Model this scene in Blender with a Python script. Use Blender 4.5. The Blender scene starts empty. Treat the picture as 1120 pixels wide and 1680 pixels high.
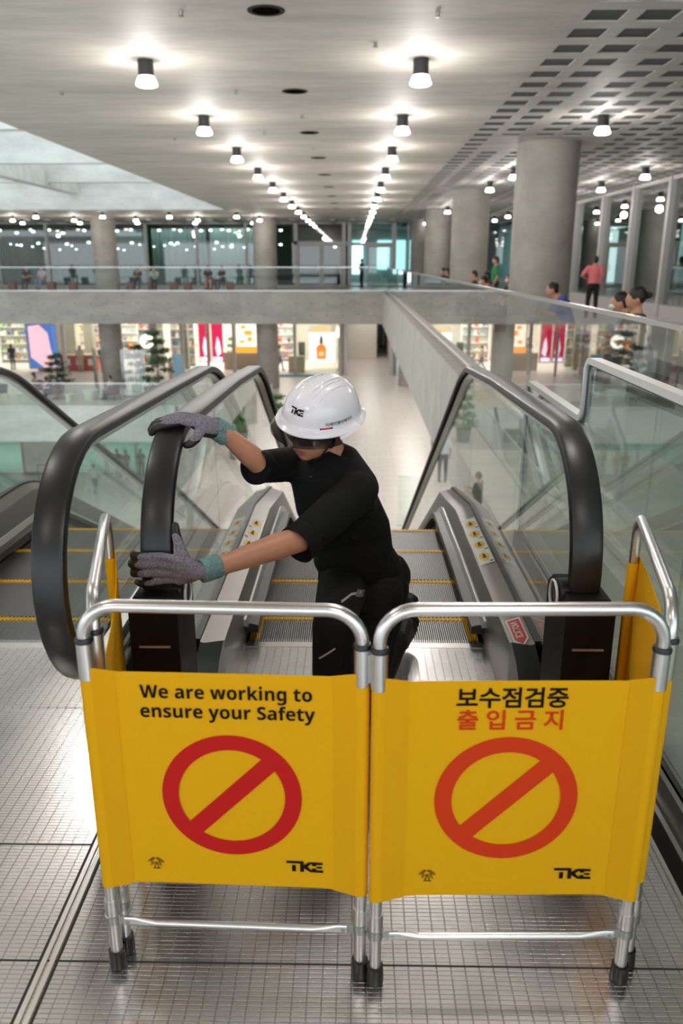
import bpy, bmesh, math, random
import numpy as np
from mathutils import Vector, Matrix
random.seed(7)
S = bpy.context.scene
COL = S.collection
PI = math.pi

# ------------------------------------------------------------------ camera, world, exposure
cam = bpy.data.cameras.new('camera'); camo = bpy.data.objects.new('camera', cam); COL.objects.link(camo)
camo.location = (0, 0, 1.5)
camo.rotation_euler = (math.radians(90 - 17.5), 0, math.radians(0.92))
cam.sensor_fit = 'VERTICAL'; cam.sensor_height = 36; cam.lens = 36 * 1306.7 / 1680
cam.clip_start = 0.05; cam.clip_end = 200
cam.dof.use_dof = True; cam.dof.focus_distance = 2.35; cam.dof.aperture_fstop = 3.2
S.camera = camo
W = bpy.data.worlds.new('world'); S.world = W; W.use_nodes = True
W.node_tree.nodes['Background'].inputs[0].default_value = (0.80, 0.86, 0.90, 1)
W.node_tree.nodes['Background'].inputs[1].default_value = 1.5
S.view_settings.view_transform = 'Standard'; S.view_settings.look = 'None'
S.view_settings.exposure = 0.90; S.view_settings.gamma = 1; S.view_settings.use_curve_mapping = False
S.cycles.max_bounces = 9; S.cycles.transparent_max_bounces = 24; S.cycles.diffuse_bounces = 4
S.cycles.sample_clamp_indirect = 4; S.cycles.use_denoising = True
S.cycles.caustics_reflective = False; S.cycles.caustics_refractive = False
LAMP_W = 21.5          # watts of one ceiling lamp

def area_light(name, loc, sx, sy, watts, col=(1, 1, 1), rot=(0, 0, 0)):
    l = bpy.data.lights.new(name, 'AREA'); l.shape = 'RECTANGLE'; l.size = sx; l.size_y = sy
    l.energy = watts; l.color = col
    o = bpy.data.objects.new(name, l); o.location = loc; o.rotation_euler = rot; COL.objects.link(o)
    return o
# daylight falling through the roof light over the left half of the hall
area_light('daylight', (-13.0, 25.0, 5.9), 14, 24, 450, (0.90, 0.97, 1.0))

# ------------------------------------------------------------------ materials
MATS = {}
def mat(name, col=(.5, .5, .5), rough=.5, metal=0.0, emit=None, estr=0, bump=None, vary=None, coat=0, spec=None, trans=0):
    """plain principled surface; bump=(kind, scale, strength), vary=(scale, amount)"""
    if name in MATS: return MATS[name]
    m = bpy.data.materials.new(name); m.use_nodes = True
    nt = m.node_tree; b = nt.nodes['Principled BSDF']
    b.inputs['Base Color'].default_value = (*col, 1); b.inputs['Roughness'].default_value = rough
    b.inputs['Metallic'].default_value = metal
    if coat: b.inputs['Coat Weight'].default_value = coat
    if spec is not None: b.inputs['Specular IOR Level'].default_value = spec
    if emit: b.inputs['Emission Color'].default_value = (*emit, 1); b.inputs['Emission Strength'].default_value = estr
    tc = nt.nodes.new('ShaderNodeTexCoord')
    if vary:
        n = nt.nodes.new('ShaderNodeTexNoise'); n.inputs['Scale'].default_value = vary[0]; n.inputs['Detail'].default_value = 5
        nt.links.new(tc.outputs['Object'], n.inputs['Vector'])
        r = nt.nodes.new('ShaderNodeValToRGB'); a = vary[1]
        r.color_ramp.elements[0].position = .3; r.color_ramp.elements[1].position = .7
        r.color_ramp.elements[0].color = (*[c * (1 - a) for c in col], 1)
        r.color_ramp.elements[1].color = (*[min(1, c * (1 + a)) for c in col], 1)
        nt.links.new(n.outputs['Fac'], r.inputs['Fac']); nt.links.new(r.outputs['Color'], b.inputs['Base Color'])
    if bump:
        kind, sc, st = bump
        n = nt.nodes.new('ShaderNodeTexNoise'); n.inputs['Scale'].default_value = sc; n.inputs['Detail'].default_value = 4
        nt.links.new(tc.outputs['Object'], n.inputs['Vector'])
        bp = nt.nodes.new('ShaderNodeBump'); bp.inputs['Strength'].default_value = st; bp.inputs['Distance'].default_value = .01
        nt.links.new(n.outputs['Fac'], bp.inputs['Height']); nt.links.new(bp.outputs['Normal'], b.inputs['Normal'])
        if kind == 'stretch':
            mp = nt.nodes.new('ShaderNodeMapping'); mp.inputs['Scale'].default_value = (1, 1, 4)
            nt.links.new(tc.outputs['Object'], mp.inputs['Vector']); nt.links.new(mp.outputs['Vector'], n.inputs['Vector'])
    MATS[name] = m
    return m

def concrete(name, col, panel=None):
    """cast concrete: cloudy tone, pores, optional formwork panel joints and tie holes (panel=(width, height, axis))"""
    m = bpy.data.materials.new(name); m.use_nodes = True; nt = m.node_tree; N = nt.nodes; L = nt.links
    b = N['Principled BSDF']; b.inputs['Roughness'].default_value = .62
    tc = N.new('ShaderNodeNewGeometry')
    n1 = N.new('ShaderNodeTexNoise'); n1.inputs['Scale'].default_value = 1.5; n1.inputs['Detail'].default_value = 9; n1.inputs['Roughness'].default_value = .68
    mp = N.new('ShaderNodeMapping'); mp.inputs['Scale'].default_value = (.45, 1.6, 1)
    L.new(tc.outputs['Position'], mp.inputs['Vector']); L.new(mp.outputs['Vector'], n1.inputs['Vector'])
    r = N.new('ShaderNodeValToRGB'); r.color_ramp.elements[0].position = .3; r.color_ramp.elements[1].position = .72
    r.color_ramp.elements[0].color = (*[c * .70 for c in col], 1); r.color_ramp.elements[1].color = (*[min(1, c * 1.10) for c in col], 1)
    L.new(n1.outputs['Fac'], r.inputs['Fac']); last = r.outputs['Color']
    if panel:
        w, h, ax = panel
        sep = N.new('ShaderNodeSeparateXYZ'); L.new(tc.outputs['Position'], sep.inputs[0])
        cmb = N.new('ShaderNodeCombineXYZ'); L.new(sep.outputs[ax[0]], cmb.inputs[0]); L.new(sep.outputs[ax[1]], cmb.inputs[1])
        br = N.new('ShaderNodeTexBrick'); br.offset = 0; br.inputs['Scale'].default_value = 1
        br.inputs['Brick Width'].default_value = w; br.inputs['Row Height'].default_value = h
        br.inputs['Mortar Size'].default_value = .012; br.inputs['Mortar Smooth'].default_value = .2
        br.inputs['Color1'].default_value = (1, 1, 1, 1); br.inputs['Color2'].default_value = (.93, .93, .93, 1); br.inputs['Mortar'].default_value = (.74, .74, .74, 1)
        L.new(cmb.outputs[0], br.inputs['Vector'])
        mx = N.new('ShaderNodeMix'); mx.data_type = 'RGBA'; mx.blend_type = 'MULTIPLY'; mx.inputs[0].default_value = 1
        L.new(last, mx.inputs[6]); L.new(br.outputs['Color'], mx.inputs[7]); last = mx.outputs[2]
    L.new(last, b.inputs['Base Color'])
    n2 = N.new('ShaderNodeTexNoise'); n2.inputs['Scale'].default_value = 40; L.new(tc.outputs['Position'], n2.inputs['Vector'])
    bp = N.new('ShaderNodeBump'); bp.inputs['Strength'].default_value = .06; L.new(n2.outputs['Fac'], bp.inputs['Height']); L.new(bp.outputs['Normal'], b.inputs['Normal'])
    MATS[name] = m
    return m

def glass(name, tint=(.86, .93, .90), refl=1.0, rough=0.0):
    """thin clear pane: see-through with an angle dependent mirror reflection"""
    m = bpy.data.materials.new(name); m.use_nodes = True; nt = m.node_tree; N = nt.nodes; L = nt.links
    N.remove(N['Principled BSDF'])
    t = N.new('ShaderNodeBsdfTransparent'); t.inputs[0].default_value = (*tint, 1)
    g = N.new('ShaderNodeBsdfGlossy'); g.inputs['Roughness'].default_value = rough; g.inputs[0].default_value = (1, 1, 1, 1)
    fr = N.new('ShaderNodeFresnel'); fr.inputs[0].default_value = 1.5
    ml = N.new('ShaderNodeMath'); ml.operation = 'MULTIPLY'; ml.inputs[1].default_value = refl; ml.use_clamp = True
    mx = N.new('ShaderNodeMixShader')
    # reflect on the outer skin only; the inner skin lets everything through
    ge = N.new('ShaderNodeNewGeometry'); iv = N.new('ShaderNodeMath'); iv.operation = 'SUBTRACT'; iv.inputs[0].default_value = 1
    L.new(ge.outputs['Backfacing'], iv.inputs[1]); m2 = N.new('ShaderNodeMath'); m2.operation = 'MULTIPLY'
    L.new(fr.outputs[0], ml.inputs[0]); L.new(ml.outputs[0], m2.inputs[0]); L.new(iv.outputs[0], m2.inputs[1]); L.new(m2.outputs[0], mx.inputs[0]); L.new(t.outputs[0], mx.inputs[1]); L.new(g.outputs[0], mx.inputs[2])
    L.new(mx.outputs[0], N['Material Output'].inputs[0])
    MATS[name] = m
    return m

def emis(name, col, s):
    m = bpy.data.materials.new(name); m.use_nodes = True; N = m.node_tree.nodes; N.remove(N['Principled BSDF'])
    e = N.new('ShaderNodeEmission'); e.inputs[0].default_value = (*col, 1); e.inputs[1].default_value = s
    m.node_tree.links.new(e.outputs[0], N['Material Output'].inputs[0]); MATS[name] = m
    return m

def ribbed_plate(name):
    """cast aluminium landing plate: rows of short raised ribs with fine gaps"""
    m = bpy.data.materials.new(name); m.use_nodes = True; nt = m.node_tree; N = nt.nodes; L = nt.links
    b = N['Principled BSDF']; b.inputs['Metallic'].default_value = 1; b.inputs['Roughness'].default_value = .3
    tc = N.new('ShaderNodeNewGeometry')
    br = N.new('ShaderNodeTexBrick'); br.offset = 0; br.inputs['Scale'].default_value = 1
    br.inputs['Brick Width'].default_value = .0315; br.inputs['Row Height'].default_value = .0118
    br.inputs['Mortar Size'].default_value = .0016; br.inputs['Mortar Smooth'].default_value = .55
    br.inputs['Color1'].default_value = (1, 1, 1, 1); br.inputs['Color2'].default_value = (1, 1, 1, 1); br.inputs['Mortar'].default_value = (0, 0, 0, 1)
    L.new(tc.outputs['Position'], br.inputs['Vector'])
    bp = N.new('ShaderNodeBump'); bp.inputs['Strength'].default_value = .55; bp.inputs['Distance'].default_value = .0025
    L.new(br.outputs['Color'], bp.inputs['Height']); L.new(bp.outputs['Normal'], b.inputs['Normal'])
    n = N.new('ShaderNodeTexNoise'); n.inputs['Scale'].default_value = 5; n.inputs['Detail'].default_value = 4; L.new(tc.outputs['Position'], n.inputs['Vector'])
    r = N.new('ShaderNodeValToRGB'); r.color_ramp.elements[0].color = (.15, .15, .15, 1); r.color_ramp.elements[1].color = (.30, .30, .30, 1)
    L.new(n.outputs['Fac'], r.inputs['Fac']); L.new(r.outputs['Color'], b.inputs['Roughness'])
    mx = N.new('ShaderNodeMix'); mx.data_type = 'RGBA'; mx.inputs[6].default_value = (.52, .505, .50, 1); mx.inputs[7].default_value = (.78, .76, .75, 1)
    L.new(br.outputs['Color'], mx.inputs[0]); L.new(mx.outputs[2], b.inputs['Base Color'])
    MATS[name] = m
    return m

def brushed(name, col, rough=.3, axis=(1, 60, 60)):
    m = bpy.data.materials.new(name); m.use_nodes = True; nt = m.node_tree; N = nt.nodes; L = nt.links
    b = N['Principled BSDF']; b.inputs['Metallic'].default_value = 1; b.inputs['Base Color'].default_value = (*col, 1)
    tc = N.new('ShaderNodeNewGeometry'); mp = N.new('ShaderNodeMapping'); mp.inputs['Scale'].default_value = axis
    n = N.new('ShaderNodeTexNoise'); n.inputs['Scale'].default_value = 6; n.inputs['Detail'].default_value = 3
    L.new(tc.outputs['Position'], mp.inputs['Vector']); L.new(mp.outputs['Vector'], n.inputs['Vector'])
    r = N.new('ShaderNodeMapRange'); r.inputs['To Min'].default_value = rough * .75; r.inputs['To Max'].default_value = rough * 1.3
    L.new(n.outputs['Fac'], r.inputs['Value']); L.new(r.outputs['Result'], b.inputs['Roughness'])
    MATS[name] = m
    return m

def tiles(name, col, w, h, joint=.7):
    m = bpy.data.materials.new(name); m.use_nodes = True; nt = m.node_tree; N = nt.nodes; L = nt.links
    b = N['Principled BSDF']; b.inputs['Roughness'].default_value = .33
    tc = N.new('ShaderNodeNewGeometry'); br = N.new('ShaderNodeTexBrick'); br.offset = .5; br.inputs['Scale'].default_value = 1
    br.inputs['Brick Width'].default_value = w; br.inputs['Row Height'].default_value = h; br.inputs['Mortar Size'].default_value = .012
    br.inputs['Color1'].default_value = (*col, 1); br.inputs['Color2'].default_value = (*[c * .95 for c in col], 1); br.inputs['Mortar'].default_value = (*[c * joint for c in col], 1)
    L.new(tc.outputs['Position'], br.inputs['Vector']); L.new(br.outputs['Color'], b.inputs['Base Color'])
    MATS[name] = m
    return m

CEIL = concrete('ceiling_concrete', (.53, .495, .44))
CONC = concrete('cast_concrete', (.46, .44, .40), (3.0, 1.7, (0, 2)))
CONCY = concrete('bridge_concrete', (.62, .59, .54), (.62, 1.7, (1, 2)))
COLC = concrete('column_concrete', (.36, .33, .29))
SKYC = concrete('pale_concrete', (.72, .74, .72))
LEDGE = concrete('ledge_stone', (.66, .64, .56))
PLATE = ribbed_plate('ribbed_aluminium')
STEEL = brushed('brushed_steel', (.27, .252, .24), .38)
STEELD = brushed('dark_steel', (.26, .25, .24), .3)
ALU = brushed('aluminium_tube', (.72, .71, .70), .30, (60, 60, 2))
FLOORT = tiles('pale_floor_tiles', (.66, .60, .56), .9, .6)
FLOOR0 = tiles('walkway_floor', (.62, .58, .54), 1.2, 1.2, .85)
GL = glass('clear_glass', (.90, .95, .93), 1.3)
GLF = glass('far_guard_glass', (.93, .96, .95), .3)
GLT = glass('guard_glass', (.84, .885, .865), 1.7)
GLW = glass('window_glass', (.62, .74, .71), 2.6)
RUB = mat('black_rubber', (.014, .014, .016), .36, spec=.5)
RUB2 = mat('black_plastic', (.012, .012, .013), .38)
DBRN = mat('dark_brown_paint', (.010, .007, .006), .5, spec=.15)
GROOVE = mat('grooved_step_metal', (.34, .34, .34), .38, .85)
GRV2 = mat('step_gap_shadow_metal', (.025, .025, .025), .6)
YEL = mat('safety_yellow_paint', (.80, .46, .01), .45)
FAB = mat('yellow_banner_fabric', (.90, .455, .003), .8, spec=.25, bump=('n', 60, .12))
FAB2 = mat('yellow_banner_hem', (.85, .415, .003), .8, spec=.25, bump=('n', 60, .12))
WHITE = mat('white_paint', (.80, .80, .79), .4)
MULL = mat('pale_grey_mullion', (.55, .52, .51), .45)
BLACKINK = mat('black_ink', (.006, .005, .005), .7, spec=.15)
REDINK = mat('red_ink', (.62, .016, .014), .7, spec=.2)
ORINK = mat('orange_red_ink', (.74, .052, .010), .7, spec=.2)
SKIN = mat('skin', (.56, .265, .16), .5, bump=('n', 25, .08), vary=(9, .10))
HAIR = mat('black_hair', (.010, .008, .007), .5)

# ------------------------------------------------------------------ mesh helpers
class MB:
    """collects shapes; build() links them as ONE mesh object"""
    def __init__(s): s.v = []; s.f = []; s.m = []; s.mi = 0
    def add(s, vs, fs):
        o = len(s.v); s.v += [tuple(v) for v in vs]; s.f += [tuple(i + o for i in f) for f in fs]; s.m += [s.mi] * len(fs); return s
    def box(s, x0, x1, y0, y1, z0, z1):
        v = [(x, y, z) for z in (z0, z1) for y in (y0, y1) for x in (x0, x1)]
        return s.add(v, [(0, 2, 3, 1), (4, 5, 7, 6), (0, 1, 5, 4), (2, 6, 7, 3), (0, 4, 6, 2), (1, 3, 7, 5)])
    def cbox(s, c, d, M=None):
        v = [Vector(((i & 1) - .5, (i >> 1 & 1) - .5, (i >> 2) - .5)) * 1 for i in range(8)]
        v = [Vector((a.x * d[0], a.y * d[1], a.z * d[2])) for a in v]
        if M: v = [M @ a for a in v]
        return s.add([a + Vector(c) for a in v], [(0, 2, 3, 1), (4, 5, 7, 6), (0, 1, 5, 4), (2, 6, 7, 3), (0, 4, 6, 2), (1, 3, 7, 5)])
    def rings(s, R, caps=True, closed=False):
        n = len(R[0]); o = [p for r in R for p in r]; f = []
        k = len(R)
        for i in range(k if closed else k - 1):
            a = i * n; b = ((i + 1) % k) * n
            for j in range(n):
                f.append((a + j, a + (j + 1) % n, b + (j + 1) % n, b + j))
        if caps and not closed: f += [tuple(range(n))[::-1], tuple(range((k - 1) * n, k * n))]
        return s.add(o, f)
    def tube(s, pts, r, n=12, closed=False):
        """round bar along a polyline; r may be a list"""
        pts = [Vector(p) for p in pts]; k = len(pts); R = []
        up = None
        for i, p in enumerate(pts):
            if closed: t = (pts[(i + 1) % k] - pts[i - 1]).normalized()
            else: t = (pts[min(i + 1, k - 1)] - pts[max(i - 1, 0)]).normalized()
            if up is None:
                up = t.orthogonal().normalized()
            up = (up - t * up.dot(t)).normalized(); sd = t.cross(up)
            rr = r[i] if isinstance(r, (list, tuple)) else r
            R.append([p + up * math.cos(a) * rr + sd * math.sin(a) * rr for a in [2 * PI * j / n for j in range(n)]])
        return s.rings(R, True, closed)
    def cyl(s, p0, p1, r0, r1=None, n=20):
        return s.tube([p0, p1], [r0, r0 if r1 is None else r1], n)
    def lathe(s, c, prof, n=24, M=None, closed=False):
        """prof: (radius, height) list around local z"""
        R = []
        for r, z in prof:
            ring = [Vector((math.cos(2 * PI * j / n) * r, math.sin(2 * PI * j / n) * r, z)) for j in range(n)]
            R.append([(M @ q if M else q) + Vector(c) for q in ring])
        return s.rings(R, not closed, closed)
    def ell(s, c, rad, M=None, n=16, k=10):
        R = []
        for i in range(1, k):
            a = PI * i / k
            ring = [Vector((math.sin(a) * math.cos(2 * PI * j / n) * rad[0], math.sin(a) * math.sin(2 * PI * j / n) * rad[1], -math.cos(a) * rad[2])) for j in range(n)]
            R.append([(M @ q if M else q) + Vector(c) for q in ring])
        return s.rings(R)
    def cap(s, p0, p1, r0, r1, n=14, sq=(1, 1), ref=None):
        """rounded tapered limb; sq squashes the section"""
        p0 = Vector(p0); p1 = Vector(p1); t = (p1 - p0); L = t.length
        if L < 1e-6: return s.ell(p0, (r0,) * 3)
        t /= L; u = t.orthogonal().normalized() if ref is None else (Vector(ref) - t * Vector(ref).dot(t)).normalized(); w = t.cross(u); R = []
        st = [(-r0 * math.cos(a), r0 * math.sin(a)) for a in (PI * .12, PI * .3)] + [(0, r0)] + [(L * q, r0 + (r1 - r0) * q) for q in (.33, .66)] + [(L, r1)] + [(L + r1 * math.cos(a), r1 * math.sin(a)) for a in (PI * .3, PI * .12)]
        for d, r in st:
            R.append([p0 + t * d + u * math.cos(2 * PI * j / n) * r * sq[0] + w * math.sin(2 * PI * j / n) * r * sq[1] for j in range(n)])
        return s.rings(R)
    def prism(s, poly, M, depth):
        """2-D outline (x, y) extruded by depth along local z, placed by M"""
        n = len(poly)
        a = [M @ Vector((x, y, 0)) for x, y in poly]; b = [M @ Vector((x, y, depth)) for x, y in poly]
        return s.add(a + b, [tuple(range(n))[::-1], tuple(range(n, 2 * n))] + [(i, (i + 1) % n, n + (i + 1) % n, n + i) for i in range(n)])
    def sweep(s, path, prof, side=Vector((1, 0, 0)), caps=True):
        """profile (a along side, b along the path's outward normal) carried along a path in a plane perpendicular to side"""
        path = [Vector(p) for p in path]; k = len(path); R = []
        for i, p in enumerate(path):
            t = (path[min(i + 1, k - 1)] - path[max(i - 1, 0)]).normalized(); nrm = side.cross(t)
            R.append([p + side * a + nrm * b for a, b in prof])
        return s.rings(R, caps)
    def build(s, name, m=None, parent=None, smooth=True, fix=True):
        me = bpy.data.meshes.new(name); me.from_pydata(s.v, [], s.f)
        ms = m if isinstance(m, (list, tuple)) else [m]
        for x in ms:
            if x: me.materials.append(x)
        if len(ms) > 1:
            for p, i in zip(me.polygons, s.m): p.material_index = i
        if fix:
            b = bmesh.new(); b.from_mesh(me); bmesh.ops.recalc_face_normals(b, faces=b.faces); b.to_mesh(me); b.free()
        if smooth:
            me.polygons.foreach_set('use_smooth', [True] * len(me.polygons))
            me.set_sharp_from_angle(angle=math.radians(38))
        o = bpy.data.objects.new(name, me); COL.objects.link(o)
        if parent: o.parent = parent
        return o
def blob(mb, name, m, parent=None, voxel=.01, it=6, fac=.5):
    """melts the collected shapes into one smooth continuous skin"""
    t = mb.build('tmp', None, None, False)
    r = t.modifiers.new('r', 'REMESH'); r.mode = 'VOXEL'; r.voxel_size = voxel; r.use_smooth_shade = True
    q = t.modifiers.new('s', 'SMOOTH'); q.iterations = it; q.factor = fac
    dg = bpy.context.evaluated_depsgraph_get()
    me = bpy.data.meshes.new_from_object(t.evaluated_get(dg)); me.name = name
    old = t.data; bpy.data.objects.remove(t); bpy.data.meshes.remove(old)
    me.materials.clear()
    for x in (m if isinstance(m, (list, tuple)) else [m]): me.materials.append(x)
    me.polygons.foreach_set('use_smooth', [True] * len(me.polygons))
    o = bpy.data.objects.new(name, me); COL.objects.link(o)
    if parent: o.parent = parent
    return o
def tag(o, label=None, cat=None, group=None, kind=None):
    if label: o['label'] = label
    if cat: o['category'] = cat
    if group: o['group'] = group
    if kind: o['kind'] = kind
    return o
def thing(name, label, cat, loc=(0, 0, 0), rz=0, group=None):
    o = bpy.data.objects.new(name, None); COL.objects.link(o); o.location = loc; o.rotation_euler = (0, 0, rz); o.empty_display_size = .1
    return tag(o, label, cat, group)
def struct(name, mb, m, smooth=False):
    return tag(mb.build(name, m, None, smooth), kind='structure')
def dup(o, loc=None, rz=None, label=None, group=None, parent=None):
    c = o.copy(); COL.objects.link(c)
    if parent: c.parent = parent
    for ch in list(o.children): dup(ch, parent=c)
    if loc is not None: c.location = loc
    if rz is not None: c.rotation_euler = (0, 0, rz)
    if label: c['label'] = label
    if group: c['group'] = group
    return c
ORD = ['first', 'second', 'third', 'fourth', 'fifth', 'sixth', 'seventh', 'eighth', 'ninth', 'tenth', 'eleventh', 'twelfth', 'thirteenth', 'fourteenth', 'fifteenth', 'sixteenth']
def text_mesh(body, size, bold=0.0, spacing=1.0, align='CENTER', line=1.0):
    c = bpy.data.curves.new('t', 'FONT'); c.body = body; c.size = size; c.offset = bold; c.space_character = spacing; c.space_line = line
    c.align_x = align; c.align_y = 'CENTER'; c.resolution_u = 4
    o = bpy.data.objects.new('t', c); COL.objects.link(o); dg = bpy.context.evaluated_depsgraph_get()
    me = bpy.data.meshes.new_from_object(o.evaluated_get(dg)); bpy.data.objects.remove(o); bpy.data.curves.remove(c)
    return me
def put_text(name, body, size, m, parent, fn, bold=0, spacing=1.0, align='CENTER', line=1.0, sx=1.0):
    """flat lettering; fn maps (x, y) of the letter plane to a point in the scene"""
    me = text_mesh(body, size, bold, spacing, align, line); me.name = name
    for v in me.vertices: v.co = fn(v.co.x * sx, v.co.y)
    me.materials.clear(); me.materials.append(m)
    o = bpy.data.objects.new(name, me); COL.objects.link(o)
    if parent: o.parent = parent
    return o
def flat(name, polys, m, parent, fn, cuts=0):
    me = bpy.data.meshes.new(name); v = []; f = []
    if cuts:      # cut finely first so the shape can follow a curved surface
        b = bmesh.new()
        for p in polys: b.faces.new([b.verts.new((x, y, 0)) for x, y in p])
        bmesh.ops.triangulate(b, faces=b.faces); bmesh.ops.subdivide_edges(b, edges=b.edges, cuts=cuts, use_grid_fill=True)
        b.verts.index_update(); vs = [(q.co.x, q.co.y) for q in b.verts]; fs = [tuple(q.index for q in g.verts) for g in b.faces]; b.free()
        me.from_pydata([tuple(fn(x, y)) for x, y in vs], [], fs); me.materials.append(m)
        o = bpy.data.objects.new(name, me); COL.objects.link(o); o.parent = parent
        return o
    for p in polys:
        k = len(v); v += [tuple(fn(x, y)) for x, y in p]; f.append(tuple(range(k, k + len(p))))
    me.from_pydata(v, [], f); me.materials.append(m)
    o = bpy.data.objects.new(name, me); COL.objects.link(o)
    if parent: o.parent = parent
    return o
# block-letter emblem of the banners, the helmet: unit height 1, width 2.95
def _lg(x, y): return ((x - 140) / 275, (435 - y) / 275)
LOGO = [[_lg(*p) for p in q] for q in (
    [(140, 160), (515, 160), (515, 220), (140, 218)], [(262, 265), (345, 265), (345, 430), (262, 430)],
    [(440, 218), (515, 218), (525, 435), (440, 435)], [(515, 262), (640, 178), (720, 180), (600, 300), (525, 330)],
    [(515, 300), (600, 300), (730, 440), (655, 435), (525, 340)],
    [(640, 178), (930, 185), (930, 240), (690, 240)], [(700, 240), (790, 240), (790, 278), (700, 275)],
    [(795, 288), (915, 288), (915, 335), (795, 335)], [(700, 335), (790, 340), (790, 385), (700, 385)],
    [(660, 385), (940, 385), (940, 445), (670, 440)])]
def sans_bold(t):
    """the same letters taken from the bold sans alphabet of the built-in font set"""
    return ''.join(chr(0x1D5D4 + ord(c) - 65) if 'A' <= c <= 'Z' else chr(0x1D5EE + ord(c) - 97) if 'a' <= c <= 'z' else c for c in t)
def strokes(segs, w):
    out = []
    for (x0, y0), (x1, y1) in segs:
        d = math.hypot(x1 - x0, y1 - y0) or 1; nx, ny = -(y1 - y0) / d * w / 2, (x1 - x0) / d * w / 2
        out.append([(x0 + nx, y0 + ny), (x0 - nx, y0 - ny), (x1 - nx, y1 - ny), (x1 + nx, y1 + ny)])
    return out

# ------------------------------------------------------------------ the hall: slabs, ceiling, beams
CZ = 3.65; L1 = -5.2; L2 = -10.2
floor = MB()
floor.box(-6.0, .81, -3.0, 2.96, -.3, 0)
s_ = MB(); s_.box(-12, 8.6, -10, -3.0, -.3, -.001); struct('floor', s_, FLOOR0)
struct('floor', floor, PLATE)
m_ = MB(); m_.box(-12, -6.0, -3.0, 2.96, -.3, 0); struct('floor', m_, FLOOR0)
# dark joints and the raised strips between the plates
j_ = MB()
for y in (1.393, 1.765): j_.box(-6.0 if y > 1.5 else -6.0, -.70 if y > 1.5 else .81, y - .0016, y + .0016, -.001, .0012)
j_.box(-.66, .81, 1.93, 1.934, -.001, .0012)
for x in (-.70, -.66, .81): j_.box(x - .0028, x + .0028, -3, 2.9, -.001, .0013)
struct('trim_1', j_, GRV2)
t_ = MB(); t_.box(-.694, -.683, -3, 2.9, -.001, .004); t_.box(-.676, -.665, -3, 2.9, -.001, .004)
t_.box(.805, .815, -3, 4.4, -.01, .006); t_.box(.858, .872, -3, 4.4, -.01, .012); struct('trim_2', t_, ALU)
t_ = MB(); t_.box(.815, .858, -3, 4.4, -.03, .002); struct('trim_3', t_, DBRN)
# right ledge and walkway slab, parapet beam of the right walkway, far walkway
s_ = MB(); s_.box(.872, 1.64, -3, 6.5, -.5, -.002); struct('floor', s_, LEDGE)
s_ = MB(); s_.box(1.66, 8.6, -3, 42.6, -.5, 0); s_.box(-32, 8.6, 42.95, 49.9, -.5, 0); struct('floor', s_, FLOOR0)
s_ = MB(); s_.box(1.43, 1.70, 6.5, 42.6, -1.65, -.004); struct('trim_4', s_, CONCY)
s_ = MB(); s_.box(-32, 8.6, 42.6, 43.0, -1.65, -.004); struct('trim_5', s_, CONC)
# formwork tie holes on the far parapet
th = MB()
for i in range(27):
    for z in (-.62, -1.18):
        th.cyl((-20.3 + i * .82, 42.59, z), (-20.3 + i * .82, 42.605, z), .045, n=10)
struct('trim_6', th, mat('tie_hole_shadow_grey', (.26, .25, .23), .8))
# soffits under the upper walkways
s_ = MB(); s_.box(1.70, 8.6, -3, 42.6, -1.65, -1.45); s_.box(-32, 8.6, 43.0, 52.0, -1.65, -1.45); struct('ceiling', s_, CEIL)
# main concrete ceiling with the big roof-light opening on the left
c_ = MB(); c_.box(-5.75, 2.02, -10, 50.2, CZ, CZ + .5); c_.box(-40, -5.75, 37.4, 50.2, CZ, CZ + .5); c_.box(-40, -5.75, -10, 5.0, CZ, CZ + .5)
struct('ceiling', c_, CEIL)
# coffered ceiling on the right: ribs both ways over dark infill
c_ = MB(); x = 2.02; k = 0
while x < 8.6:
    w = .15 if k else .10
    if k in (2, 9): w = .27
    c_.box(x, x + w, -3, 56, CZ, CZ + .07); x += w + .34; k += 1
for i in range(97): c_.box(2.02, 8.7, -3 + i * .61, -3 + i * .61 + .235, CZ + .001, CZ + .07)
for yy in (16.8, 27.5, 38.0): c_.box(2.6, 4.8, yy - 1.0, yy + 1.0, CZ + .0005, CZ + .07)
for i in range(30): c_.box(-30 + i * 1.1, -30 + i * 1.1 + .3, 45.6, 49.9, CZ - .06, CZ + .01)
struct('ceiling', c_, concrete('coffer_concrete', (.50, .475, .44)))
c_ = MB(); c_.box(2.02, 8.7, -3, 56, CZ + .014, CZ + .2); struct('ceiling', c_, mat('coffer_infill', (.055, .064, .064), .8))
# roof light: deep concrete grid under a bright diffusing skin
c_ = MB()
c_.box(-5.76, -5.5, 5, 37.39, CZ + .003, 6.3); c_.box(-24, -5.5, 37.39, 37.8, CZ + .003, 6.3); c_.box(-24, -5.5, 4.6, 5.01, CZ + .4, 6.3)
for yy in (7.0, 13.7, 20.4, 27.2, 33.6): c_.box(-24, -5.75, yy, yy + .35, 4.45, 5.6)
for xx in (-12.6, -19.6): c_.box(xx, xx + .5, 5, 37.4, 4.3, 5.6)
struct('ceiling', c_, SKYC)
c_ = MB(); c_.box(-24, -5.6, 4.8, 37.6, 6.0, 6.1); tag(c_.build('window_1', emis('roof_light_glow', (.84, .93, .92), .42), None, False), kind='structure')
# round tie marks in the roof light ribs
th = MB()
for yy, xs in ((13.7, (-10.2, -8.6)), (20.4, (-13.5, -10.4, -8.2)), (27.2, (-12.5, -9.0))):
    for xx in xs: th.cyl((xx, yy - .02, 5.0), (xx, yy, 5.0), .06, n=12)
struct('trim_7', th, WHITE)

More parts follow.
